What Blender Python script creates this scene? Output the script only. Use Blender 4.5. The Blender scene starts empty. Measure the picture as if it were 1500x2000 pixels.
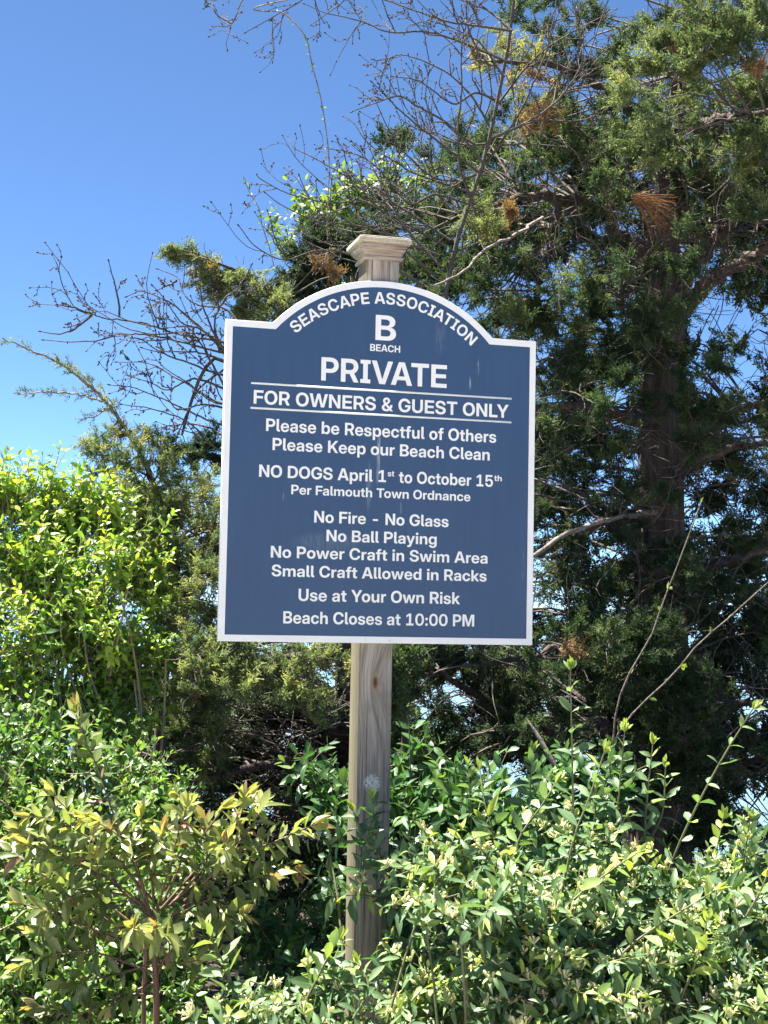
import bpy, math, random
import numpy as np
from mathutils import Vector, Matrix
from mathutils.geometry import tessellate_polygon

# ------------------------------------------------------------------ camera, sky, sun
scene = bpy.context.scene
C = scene.collection
R_ = math.radians
F = 2800.0                        # focal length in photo pixels (1500 x 2000)
EYE = np.array([0.0, 0.0, 1.6])

cam = bpy.data.cameras.new('camera')
cam.sensor_fit = 'VERTICAL'; cam.sensor_height = 36.0; cam.lens = F / 2000 * 36.0
cam.clip_start = 0.05; cam.clip_end = 20000
cam_o = bpy.data.objects.new('camera', cam); C.objects.link(cam_o)
# the camera is held 3.8 degrees up and about a degree off level: world axes in camera terms (x right, y down, z ahead)
_U = np.array([0.0182564, -0.99759094, 0.06692554]); _U = _U / np.linalg.norm(_U)
_F = np.array([0, 0, 1.0]) - _U[2] * _U; _F = _F / np.linalg.norm(_F); _X = np.cross(_F, _U)
W2C = np.stack([_X, _F, _U])
def cam2world(v): return W2C @ np.asarray(v, float)
cam_o.matrix_world = Matrix([list(r) + [e] for r, e in zip(np.stack([cam2world((1, 0, 0)), cam2world((0, -1, 0)), cam2world((0, 0, -1))], 1).tolist(), EYE.tolist())] + [[0, 0, 0, 1]])
scene.camera = cam_o

SUN_EL = R_(65)
SUN_H = np.array([-0.88, 0.47])                 # horizontal direction towards the sun
SUN_H = SUN_H / np.linalg.norm(SUN_H)
world = bpy.data.worlds.new('World'); scene.world = world; world.use_nodes = True
wn = world.node_tree.nodes; wl = world.node_tree.links
bg = wn['Background']; sky = wn.new('ShaderNodeTexSky')
sky.sky_type = 'NISHITA'; sky.sun_disc = False
sky.sun_elevation = SUN_EL
sky.sun_rotation = math.atan2(SUN_H[0], SUN_H[1])
sky.altitude = 0; sky.air_density = 0.40; sky.dust_density = 0.05; sky.ozone_density = 8.0
hs = wn.new('ShaderNodeHueSaturation'); hs.inputs['Saturation'].default_value = 1.0; hs.inputs['Hue'].default_value = 0.495
wl.new(sky.outputs['Color'], hs.inputs['Color']); wl.new(hs.outputs['Color'], bg.inputs['Color'])
bg.inputs['Strength'].default_value = 0.057
sun = bpy.data.lights.new('sun', 'SUN'); sun.energy = 5.0; sun.angle = R_(0.53); sun.color = (1.0, 0.95, 0.86)
sun_o = bpy.data.objects.new('sun', sun); C.objects.link(sun_o)
sd = Vector((SUN_H[0] * math.cos(SUN_EL), SUN_H[1] * math.cos(SUN_EL), math.sin(SUN_EL)))
sun_o.rotation_euler = sd.to_track_quat('Z', 'Y').to_euler(); sun_o.location = (-6, 4, 9)
vs = scene.view_settings
vs.view_transform = 'Standard'; vs.look = 'None'; vs.gamma = 1.0; vs.use_curve_mapping = False
vs.exposure = 2.35
scene.cycles.max_bounces = 8; scene.cycles.transparent_max_bounces = 4
scene.cycles.use_denoising = True

# ------------------------------------------------------------------ helpers
def ray(px, py):
    return cam2world(((px - 750) / F, (py - 1000) / F, 1.0))
def at(px, py, Y):
    """world point seen at photo pixel (px, py) at distance Y in front of the camera"""
    d = ray(px, py)
    return EYE + d * (Y / d[1])
def nrm(v):
    return v / np.maximum(np.linalg.norm(v, axis=-1, keepdims=True), 1e-9)
def rnd_unit(rng, n):
    return nrm(rng.normal(size=(n, 3)))

def thing(name, label, cat, loc=(0, 0, 0), group=None, kind=None):
    o = bpy.data.objects.new(name, None); C.objects.link(o)
    o.location = [float(v) for v in loc]; o.empty_display_size = 0.1
    tag(o, label, cat, group, kind)
    return o
def tag(o, label=None, cat=None, group=None, kind=None):
    if label: o['label'] = label
    if cat: o['category'] = cat
    if group: o['group'] = group
    if kind: o['kind'] = kind
    return o
def origin_of(parent):
    p = np.zeros(3)
    while parent is not None:
        p = p + np.array(parent.location); parent = parent.parent
    return p

class MB:
    """collects vertices and faces (world coordinates), links them as ONE mesh object"""
    def __init__(self):
        self.v = []; self.f = []; self.n = 0; self.tint = []; self.mid = []
    def add(self, verts, faces, tint=0.5, mid=0.0):
        verts = np.asarray(verts, float).reshape(-1, 3)
        faces = np.asarray(faces, np.int64)
        self.v.append(verts); self.f.append(faces + self.n); self.n += len(verts)
        self.tint.append(np.broadcast_to(np.asarray(tint, float), (len(verts),)))
        self.mid.append(np.broadcast_to(np.asarray(mid, float), (len(verts),)))
    def poly(self, verts, polys, tint=0.5):
        verts = np.asarray(verts, float).reshape(-1, 3); base = self.n
        self.v.append(verts); self.n += len(verts)
        self.tint.append(np.full(len(verts), float(tint))); self.mid.append(np.zeros(len(verts)))
        for p in polys:
            self.f.append(np.asarray([p], np.int64) + base)
    def build(self, name, mat, parent=None, smooth=True, at_loc=None):
        v = np.concatenate(self.v); org = origin_of(parent)
        if at_loc is not None: org = org + np.asarray(at_loc, float) - org
        me = bpy.data.meshes.new(name)
        me.vertices.add(len(v)); me.vertices.foreach_set('co', (v - org).astype(np.float32).ravel())
        loops = np.concatenate([f.ravel() for f in self.f]).astype(np.int32)
        sizes = np.concatenate([np.full(len(f), f.shape[1]) for f in self.f]).astype(np.int32)
        starts = np.concatenate([[0], np.cumsum(sizes)[:-1]]).astype(np.int32)
        me.loops.add(len(loops)); me.loops.foreach_set('vertex_index', loops)
        me.polygons.add(len(sizes)); me.polygons.foreach_set('loop_start', starts)
        if smooth: me.polygons.foreach_set('use_smooth', np.ones(len(sizes), bool))
        a = me.attributes.new('tint', 'FLOAT', 'POINT'); a.data.foreach_set('value', np.concatenate(self.tint).astype(np.float32))
        a = me.attributes.new('mid', 'FLOAT', 'POINT'); a.data.foreach_set('value', np.concatenate(self.mid).astype(np.float32))
        me.materials.append(mat); me.update(calc_edges=True); me.validate()
        o = bpy.data.objects.new(name, me); C.objects.link(o)
        if parent is not None: o.parent = parent
        elif at_loc is not None: o.location = [float(q) for q in at_loc]
        return o

def spline(pts, K):
    """Catmull-Rom through pts, K samples evenly spaced"""
    p = np.asarray(pts, float)
    if len(p) == 2:
        return p[0] + (p[1] - p[0]) * np.linspace(0, 1, K)[:, None]
    q = np.vstack([2 * p[0] - p[1], p, 2 * p[-1] - p[-2]])
    out = []
    for i in range(len(p) - 1):
        a, b, c, d = q[i], q[i + 1], q[i + 2], q[i + 3]
        t = np.linspace(0, 1, 12, endpoint=False)[:, None]
        out.append(0.5 * (2 * b + (c - a) * t + (2 * a - 5 * b + 4 * c - d) * t ** 2 + (3 * b - a - 3 * c + d) * t ** 3))
    out = np.vstack(out + [p[-1:]])
    s = np.concatenate([[0], np.cumsum(np.linalg.norm(np.diff(out, axis=0), axis=1))])
    u = np.linspace(0, s[-1], K)
    return np.stack([np.interp(u, s, out[:, k]) for k in range(3)], 1)

def tubes(mb, P, rad, sides=4, tint=0.5):
    """P (S,K,3) centre lines, rad (S,K)"""
    P = np.asarray(P, float)
    if P.ndim == 2: P = P[None]
    S, K, _ = P.shape
    rad = np.broadcast_to(np.asarray(rad, float), (S, K))
    T = nrm(np.gradient(P, axis=1))
    ref = np.where(np.abs(T[..., 2:3]) < 0.8, np.array([0, 0, 1.0]), np.array([1.0, 0, 0]))
    ref = np.broadcast_to(ref[:, K // 2:K // 2 + 1], T.shape)
    A = nrm(np.cross(T, ref)); B = np.cross(T, A)
    th = np.arange(sides) * 2 * np.pi / sides
    V = P[:, :, None] + rad[:, :, None, None] * (A[:, :, None] * np.cos(th)[:, None] + B[:, :, None] * np.sin(th)[:, None])
    s, k, j = np.meshgrid(np.arange(S), np.arange(K - 1), np.arange(sides), indexing='ij')
    j2 = (j + 1) % sides
    idx = lambda a, b, c: (a * K + b) * sides + c
    Fq = np.stack([idx(s, k, j), idx(s, k, j2), idx(s, k + 1, j2), idx(s, k + 1, j)], -1).reshape(-1, 4)
    if np.ndim(tint) == 1: tint = np.repeat(np.asarray(tint), K * sides)
    mb.add(V.reshape(-1, 3), Fq, tint)

def taper(S, K, r0, r1):
    r0 = np.broadcast_to(r0, (S,))[:, None]; r1 = np.broadcast_to(r1, (S,))[:, None]
    return r0 + (r1 - r0) * np.linspace(0, 1, K)[None]

# leaf: folded along the midrib, curved; 11 vertices, 8 faces
_ST = [(0.22, 0.62), (0.50, 1.0), (0.78, 0.66)]
LX = [0]; LY = [0]; LM = [0.0]
for y, w in _ST:
    LX += [-w, 0, w]; LY += [y, y, y]; LM += [1, 0, 1]
LX.append(0); LY.append(1); LM.append(0.3)
LX = np.array(LX) * 0.5; LY = np.array(LY, float); LM = np.array(LM)
L4 = np.array([[1, 4, 5, 2], [2, 5, 6, 3], [4, 7, 8, 5], [5, 8, 9, 6]])
L3 = np.array([[0, 1, 2], [0, 2, 3], [7, 10, 8], [8, 10, 9]])
def leaves(mb, pos, axis, up, length, width, tint, rng, fold=0.35, curl=0.25, wavy=0.15):
    n = len(pos)
    a = nrm(axis); s = nrm(np.cross(a, up)); nn = np.cross(s, a)
    length = np.broadcast_to(length, (n,)); width = np.broadcast_to(width, (n,))
    fo = fold * rng.uniform(0.3, 1.5, n); cu = curl * rng.normal(1.1, 1.2, n); tw = rng.normal(0, wavy * 1.6, n)
    X = width[:, None] * LX[None]
    Z = np.abs(X) * fo[:, None] - length[:, None] * cu[:, None] * LY[None] ** 2 + X * tw[:, None] * LY[None] * 3
    Y = length[:, None] * LY[None]
    V = pos[:, None] + X[..., None] * s[:, None] + Y[..., None] * a[:, None] + Z[..., None] * nn[:, None]
    b = (np.arange(n) * 11)[:, None, None]
    tt = np.repeat(np.broadcast_to(tint, (n,)), 11); mm = np.tile(LM, n)
    base = mb.n
    mb.add(V.reshape(-1, 3), (L4[None] + b).reshape(-1, 4), tt, mm)
    mb.f.append((L3[None] + b).reshape(-1, 3) + base)

def shoot_lines(rng, P0, D, L, K, curl=0.15, wob=0.06):
    S = len(P0); t = np.linspace(0, 1, K)[None, :, None]
    D = nrm(D); L = np.broadcast_to(L, (S,))[:, None, None]
    side = nrm(np.cross(D, rnd_unit(rng, S)))[:, None]
    up = np.array([0, 0, 1.0])
    cu = (curl * rng.normal(1, 0.6, S))[:, None, None]
    return P0[:, None] + D[:, None] * L * t + up * cu * L * t ** 2 + side * L * wob * np.sin(t * 4 + rng.uniform(0, 6, S)[:, None, None]) * t

def leaf_shoots(rng, mb, N, length, width, tint, pair=True, spread=0.85, droop=0.0, tip_tint=0.0, fold=0.35, curl=0.25, first=0.15, jitter=0.15, upmix=1.0, tip_small=0.55, upv=(-0.15, -0.45, 0.9)):
    """N (S,K,3) shoot centre lines; a leaf (or an opposite pair) at every node"""
    S, K, _ = N.shape
    T = nrm(np.gradient(N, axis=1))
    k0 = int(first * K)
    N = N[:, k0:]; T = T[:, k0:]; K = N.shape[1]
    r = nrm(rng.normal(size=(S, 1, 3)))
    s0 = nrm(np.cross(T, np.broadcast_to(r, T.shape))); s1 = np.cross(T, s0)
    alt = (np.arange(K) % 2)[None, :, None]
    if pair: sd_ = s0 * (1 - alt) + s1 * alt
    else:
        ph = (np.arange(K) * 2.4)[None, :, None]; sd_ = s0 * np.cos(ph) + s1 * np.sin(ph)
    frac = np.linspace(0, 1, K)[None]
    size = (1 - (1 - tip_small) * frac ** 3) * np.clip(0.55 + frac * 1.2, 0, 1)
    tn = (np.broadcast_to(np.asarray(tint, float).reshape(-1, 1), (S, K)) + tip_tint * frac ** 3)
    for sg in ((1, -1) if pair else (1,)):
        n = S * K
        Ax = (T * (1 - spread * 0.75) + sg * sd_ * spread).reshape(-1, 3)
        fr = np.repeat(frac, S, 0).reshape(-1)
        Ax = nrm(Ax) + rng.normal(size=(n, 3)) * jitter + T.reshape(-1, 3) * (fr ** 4)[:, None] * 0.8
        Ax[:, 2] -= droop
        up = np.array(upv) * upmix + rng.normal(size=(n, 3)) * 0.42
        sc = size.reshape(-1) if size.shape[0] == S else np.repeat(size, S, 0).reshape(-1)
        sc = sc * rng.uniform(0.7, 1.2, n) * np.repeat(np.clip(np.random.default_rng(S).normal(1, 0.22, S), .55, 1.5), K)
        leaves(mb, N.reshape(-1, 3), Ax, up, length * sc, width * sc * rng.uniform(0.8, 1.15, n), np.where(rng.random(n) < .025, 1.0, np.clip(tn.reshape(-1) + rng.normal(0, 0.11, n), 0, 1)), rng, fold, curl)

# cedar spray templates: axis, side twigs, sub twigs as slender four-sided blades
def spray_template(rng, nside=8, nsub=2, w=0.046):
    quads = []
    def blade(p, d, l, ww):
        d = d / np.linalg.norm(d); s = np.cross(d, rng.normal(size=3)); s /= np.linalg.norm(s)
        quads.append([p, p + d * l * 0.45 + s * ww, p + d * l, p + d * l * 0.45 - s * ww])
    bend = rng.normal(0, 0.15, 3)
    ax = lambda t: np.array([0, t, 0]) + bend * t * t
    blade(ax(0), ax(1.0), 1.0, w * 0.55)
    for i in range(nside):
        t = 0.12 + 0.85 * i / nside; ph = i * 2.4 + rng.normal(0, 0.4)
        l = 0.48 * (1 - 0.55 * t) * rng.uniform(0.7, 1.25)
        d = np.array([math.cos(ph) * 0.75, 0.75, math.sin(ph) * 0.5]) + rng.normal(0, 0.12, 3)
        d /= np.linalg.norm(d); p = ax(t)
        blade(p, d, l, w)
        for k in range(nsub):
            u = 0.25 + 0.55 * k / max(1, nsub - 1) if nsub > 1 else 0.5
            d2 = d + rng.normal(0, 0.5, 3) + np.array([0, 0.25, 0])
            blade(p + d * l * u, d2, l * rng.uniform(0.35, 0.65), w * 0.85)
    return np.array(quads)          # (Q,4,3)
_tr = np.random.default_rng(5)
SPRAYS = [spray_template(_tr) for _ in range(7)]
SPRAYS_COARSE = [spray_template(_tr, 7, 1, 0.06) for _ in range(5)]
def sprays(mb, pos, axis, size, tint, rng, temps=None):
    temps = temps or SPRAYS
    n = len(pos); a = nrm(axis); s = nrm(np.cross(a, rnd_unit(rng, n))); u = np.cross(s, a)
    size = np.broadcast_to(size, (n,)); tint = np.broadcast_to(tint, (n,))
    which = rng.integers(0, len(temps), n)
    for k, tm in enumerate(temps):
        m = np.where(which == k)[0]
        if not len(m): continue
        q = tm.reshape(-1, 3)
        V = pos[m][:, None] + size[m][:, None, None] * (q[None, :, 0:1] * s[m][:, None] + q[None, :, 1:2] * a[m][:, None] + q[None, :, 2:3] * u[m][:, None])
        nv = len(q)
        tt = np.repeat(tint[m], nv) + np.tile(np.clip(q[:, 1] - 0.6, 0, 1) * 0.10, len(m))
        mb.add(V.reshape(-1, 3), np.arange(len(m) * nv).reshape(-1, 4), tt)

# ------------------------------------------------------------------ materials
def new_mat(name):
    m = bpy.data.materials.new(name); m.use_nodes = True
    nt = m.node_tree; p = nt.nodes['Principled BSDF']
    return m, nt, p
def ramp(nt, stops):
    r = nt.nodes.new('ShaderNodeValToRGB'); e = r.color_ramp.elements
    while len(e) > 1: e.remove(e[-1])
    e[0].position = stops[0][0]; e[0].color = (*stops[0][1], 1)
    for pos, col in stops[1:]:
        q = e.new(pos); q.color = (*col, 1)
    return r
def attr(nt, name):
    a = nt.nodes.new('ShaderNodeAttribute'); a.attribute_name = name; return a
def mathn(nt, op, a, b=None, clamp=False):
    m = nt.nodes.new('ShaderNodeMath'); m.operation = op; m.use_clamp = clamp
    for i, v in enumerate((a, b)):
        if v is None: continue
        if isinstance(v, (int, float)): m.inputs[i].default_value = v
        else: nt.links.new(v, m.inputs[i])
    return m.outputs[0]
def noise(nt, scale, detail=3, rough=0.55, vec=None, dist=0.0):
    n = nt.nodes.new('ShaderNodeTexNoise'); n.inputs['Scale'].default_value = scale
    n.inputs['Detail'].default_value = detail; n.inputs['Roughness'].default_value = rough; n.inputs['Distortion'].default_value = dist
    if vec is None:
        tc = nt.nodes.new('ShaderNodeTexCoord'); vec = tc.outputs['Object']
    nt.links.new(vec, n.inputs['Vector'])
    return n.outputs['Fac']
def mixc(nt, fac, a, b, blend='MIX'):
    m = nt.nodes.new('ShaderNodeMix'); m.data_type = 'RGBA'; m.blend_type = blend
    for sock, v in ((m.inputs[0], fac), (m.inputs[6], a), (m.inputs[7], b)):
        if isinstance(v, (int, float)): sock.default_value = v
        elif isinstance(v, tuple): sock.default_value = (*v, 1)
        else: nt.links.new(v, sock)
    return m.outputs[2]

def leaf_mat(name, stops, trans=0.35, rough=0.45, spec=0.5, vein=0.12, tcol=(1.15, 1.2, 0.55), spots=0.25):
    m, nt, p = new_mat(name)
    t = attr(nt, 'tint').outputs['Fac']
    nz = noise(nt, 35.0, 2)
    t2 = mathn(nt, 'ADD', t, mathn(nt, 'MULTIPLY', mathn(nt, 'SUBTRACT', nz, 0.5), spots))
    r = ramp(nt, stops); nt.links.new(t2, r.inputs[0])
    col = r.outputs[0]
    if vein:
        md = attr(nt, 'mid').outputs['Fac']
        vf = mathn(nt, 'MULTIPLY', mathn(nt, 'SUBTRACT', 1.0, mathn(nt, 'MULTIPLY', md, 5.0), True), vein * 3, True)
        col = mixc(nt, vf, col, (0.30, 0.34, 0.14))
    nt.links.new(col, p.inputs['Base Color'])
    p.inputs['Roughness'].default_value = rough; p.inputs['Specular IOR Level'].default_value = spec
    tb = nt.nodes.new('ShaderNodeBsdfTranslucent')
    nt.links.new(mixc(nt, 1.0, col, tcol, 'MULTIPLY'), tb.inputs['Color'])
    mx = nt.nodes.new('ShaderNodeMixShader'); mx.inputs[0].default_value = trans
    nt.links.new(p.outputs[0], mx.inputs[1]); nt.links.new(tb.outputs[0], mx.inputs[2])
    nt.links.new(mx.outputs[0], nt.nodes['Material Output'].inputs[0])
    return m

def bark_mat(name, a, b, scale=25.0, stretch=(1, 1, 0.12), rough=0.9, bump=0.6):
    m, nt, p = new_mat(name)
    tc = nt.nodes.new('ShaderNodeTexCoord'); mp = nt.nodes.new('ShaderNodeMapping')
    mp.inputs['Scale'].default_value = stretch; nt.links.new(tc.outputs['Object'], mp.inputs[0])
    n1 = noise(nt, scale, 5, 0.65, mp.outputs[0], 0.4)
    r = ramp(nt, [(0.3, a), (0.7, b)]); nt.links.new(n1, r.inputs[0])
    nt.links.new(r.outputs[0], p.inputs['Base Color']); p.inputs['Roughness'].default_value = rough
    bp = nt.nodes.new('ShaderNodeBump'); bp.inputs['Strength'].default_value = bump; bp.inputs['Distance'].default_value = 0.02
    nt.links.new(n1, bp.inputs['Height']); nt.links.new(bp.outputs[0], p.inputs['Normal'])
    return m

M = {}
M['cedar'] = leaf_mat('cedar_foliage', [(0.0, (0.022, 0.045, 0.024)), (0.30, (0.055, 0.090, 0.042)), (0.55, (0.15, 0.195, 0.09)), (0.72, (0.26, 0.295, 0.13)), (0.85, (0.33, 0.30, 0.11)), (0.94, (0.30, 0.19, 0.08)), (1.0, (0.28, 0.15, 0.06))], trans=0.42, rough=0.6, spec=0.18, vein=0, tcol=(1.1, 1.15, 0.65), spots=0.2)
M['dead_spray'] = leaf_mat('dead_cedar_spray', [(0, (0.17, 0.095, 0.05)), (1, (0.40, 0.28, 0.15))], trans=0.2, rough=0.8, spec=0.2, vein=0)
M['yellowleaf'] = leaf_mat('yellow_green_leaf', [(0.0, (0.055, 0.16, 0.024)), (0.45, (0.15, 0.30, 0.042)), (0.8, (0.28, 0.42, 0.055)), (1.0, (0.42, 0.50, 0.055))], trans=0.45, rough=0.42)
M['greenleaf'] = leaf_mat('bright_green_leaf', [(0.0, (0.032, 0.10, 0.026)), (0.5, (0.095, 0.215, 0.045)), (1.0, (0.22, 0.33, 0.06))], trans=0.40, rough=0.42)
M['shadeleaf'] = leaf_mat('shaded_honeysuckle_leaf', [(0.0, (0.022, 0.075, 0.026)), (0.5, (0.055, 0.145, 0.04)), (1.0, (0.15, 0.24, 0.05))], trans=0.38, rough=0.42)  # same honeysuckle leaf with shade darkened into its colours
M['cherry'] = leaf_mat('cherry_leaf', [(0.0, (0.10, 0.155, 0.055)), (0.4, (0.22, 0.26, 0.09)), (0.7, (0.36, 0.38, 0.125)), (0.9, (0.37, 0.28, 0.11)), (1.0, (0.24, 0.125, 0.085))], trans=0.45, rough=0.34, spec=0.6, vein=0.15)
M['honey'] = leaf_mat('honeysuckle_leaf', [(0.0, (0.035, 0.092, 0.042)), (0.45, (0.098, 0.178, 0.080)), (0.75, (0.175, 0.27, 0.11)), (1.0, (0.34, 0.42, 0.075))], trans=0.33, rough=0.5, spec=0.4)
M['flower'] = leaf_mat('honeysuckle_flower', [(0.0, (0.55, 0.55, 0.30)), (0.6, (0.70, 0.68, 0.45)), (1.0, (0.62, 0.50, 0.18))], trans=0.35, rough=0.6, vein=0)
M['farleaf'] = leaf_mat('far_leaf', [(0.0, (0.08, 0.15, 0.03)), (1.0, (0.20, 0.28, 0.05))], trans=0.42, rough=0.5)
M['cedar_bark'] = bark_mat('cedar_bark', (0.018, 0.013, 0.011), (0.115, 0.085, 0.07), 38, (1, 1, 0.07), 0.95, 1.0)
M['twig'] = bark_mat('dark_twig', (0.045, 0.038, 0.034), (0.10, 0.085, 0.075), 60, (1, 1, 1))
M['pale_twig'] = bark_mat('pale_twig', (0.10, 0.08, 0.065), (0.30, 0.255, 0.21), 40, (1, 1, 1))
M['cedar_twig'] = bark_mat('cedar_twig', (0.035, 0.028, 0.023), (0.13, 0.105, 0.088), 9, (1, 1, 1))
M['stem'] = bark_mat('shrub_stem', (0.16, 0.13, 0.085), (0.34, 0.28, 0.19), 40, (1, 1, 0.3))
M['green_stem'] = bark_mat('green_stem', (0.055, 0.065, 0.025), (0.15, 0.155, 0.06), 40, (1, 1, 0.3), 0.6, 0.1)
M['red_stem'] = bark_mat('red_stem', (0.10, 0.05, 0.035), (0.20, 0.11, 0.08), 40, (1, 1, 0.3), 0.6, 0.2)
M['needle'] = leaf_mat('dry_needle', [(0, (0.15, 0.07, 0.032)), (1, (0.36, 0.19, 0.09))], trans=0.12, rough=0.7, vein=0, spec=0.2)
M['sapling'] = bark_mat('sapling_bark', (0.07, 0.058, 0.048), (0.20, 0.165, 0.135), 40, (1, 1, 1))

# ------------------------------------------------------------------ ground, shore and sea
def build_setting():
    m, nt, p = new_mat('leaf_litter_soil')
    n1 = noise(nt, 6, 6, 0.7); n2 = noise(nt, 45, 4, 0.7)
    r = ramp(nt, [(0.3, (0.020, 0.014, 0.010)), (0.55, (0.055, 0.038, 0.025)), (0.75, (0.12, 0.09, 0.06))]); nt.links.new(mathn(nt, 'ADD', mathn(nt, 'MULTIPLY', n1, 0.5), mathn(nt, 'MULTIPLY', n2, 0.5)), r.inputs[0])
    nt.links.new(r.outputs[0], p.inputs['Base Color']); p.inputs['Roughness'].default_value = 0.95
    bp = nt.nodes.new('ShaderNodeBump'); bp.inputs['Distance'].default_value = 0.03; nt.links.new(n2, bp.inputs['Height']); nt.links.new(bp.outputs[0], p.inputs['Normal'])
    rng = np.random.default_rng(1)
    ys = np.concatenate([[-3000, -300, -40], np.linspace(-12, 12, 49), [13, 14, 15.5, 17, 20, 26, 40, 6000]])
    xs = np.concatenate([[-6000, -400, -60], np.linspace(-14, 14, 57), [60, 400, 6000]])
    X, Y = np.meshgrid(xs, ys)
    Z = 0.05 * np.sin(X * 1.7 + 1) * np.cos(Y * 1.3) + 0.03 * np.sin(X * 4.1 + Y * 3.3)
    Z *= (np.abs(X) < 14) & (np.abs(Y) < 12)
    Z = Z - np.clip((Y - 9.5) / 7.0, 0, 1) ** 1.3 * 4.2
    V = np.stack([X, Y, Z], -1).reshape(-1, 3); ny, nx = X.shape
    i, j = np.meshgrid(np.arange(ny - 1), np.arange(nx - 1), indexing='ij')
    Fq = np.stack([i * nx + j, i * nx + j + 1, (i + 1) * nx + j + 1, (i + 1) * nx + j], -1).reshape(-1, 4)
    mb = MB(); mb.add(V, Fq); tag(mb.build('ground', m), kind='structure')
    m, nt, p = new_mat('pale_bounce_surface')  # pale ground added unseen behind the camera to bounce sun onto the sign
    n1 = noise(nt, 90, 4, 0.75); n2 = noise(nt, 3, 4, 0.6)
    r = ramp(nt, [(0.35, (0.36, 0.33, 0.29)), (0.6, (0.58, 0.55, 0.50))]); nt.links.new(mathn(nt, 'ADD', mathn(nt, 'MULTIPLY', n1, 0.65), mathn(nt, 'MULTIPLY', n2, 0.35)), r.inputs[0])
    nt.links.new(r.outputs[0], p.inputs['Base Color']); p.inputs['Roughness'].default_value = 0.95
    bp = nt.nodes.new('ShaderNodeBump'); bp.inputs['Distance'].default_value = 0.01; nt.links.new(n1, bp.inputs['Height']); nt.links.new(bp.outputs[0], p.inputs['Normal'])
    ex = np.linspace(-14, 14, 40); ey = 1.9 + 0.12 * np.sin(ex * 1.3) + 0.08 * np.sin(ex * 3.1 + 1)
    V = np.vstack([np.stack([ex, ey, np.full(40, 0.0)], 1), np.stack([ex, ey - 0.25, np.full(40, 0.10)], 1), np.stack([ex, np.full(40, -11.5), np.full(40, 0.10)], 1), np.stack([ex, np.full(40, -11.8), np.full(40, 0.0)], 1)])
    V[:40, 2] -= 0.1; V[120:, 2] -= 0.1
    mb = MB(); mb.add(V, [[k * 40 + i + 40, k * 40 + i + 41, k * 40 + i + 1, k * 40 + i] for k in range(3) for i in range(39)])
    tag(mb.build('bounce_ground', m), kind='structure')
    m, nt, p = new_mat('sea_water')
    p.inputs['Base Color'].default_value = (0.13, 0.21, 0.25, 1); p.inputs['Roughness'].default_value = 0.15; p.inputs['IOR'].default_value = 1.33
    n1 = noise(nt, 1.2, 6, 0.65); bp = nt.nodes.new('ShaderNodeBump'); bp.inputs['Strength'].default_value = 0.9; bp.inputs['Distance'].default_value = 0.25
    nt.links.new(n1, bp.inputs['Height']); nt.links.new(bp.outputs[0], p.inputs['Normal'])
    mb = MB(); mb.add([[-9000, 15.0, -3.2], [9000, 15.0, -3.2], [9000, 15000, -3.2], [-9000, 15000, -3.2]], [[0, 1, 2, 3]])
    tag(mb.build('sea', m), kind='structure')
build_setting()

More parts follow.
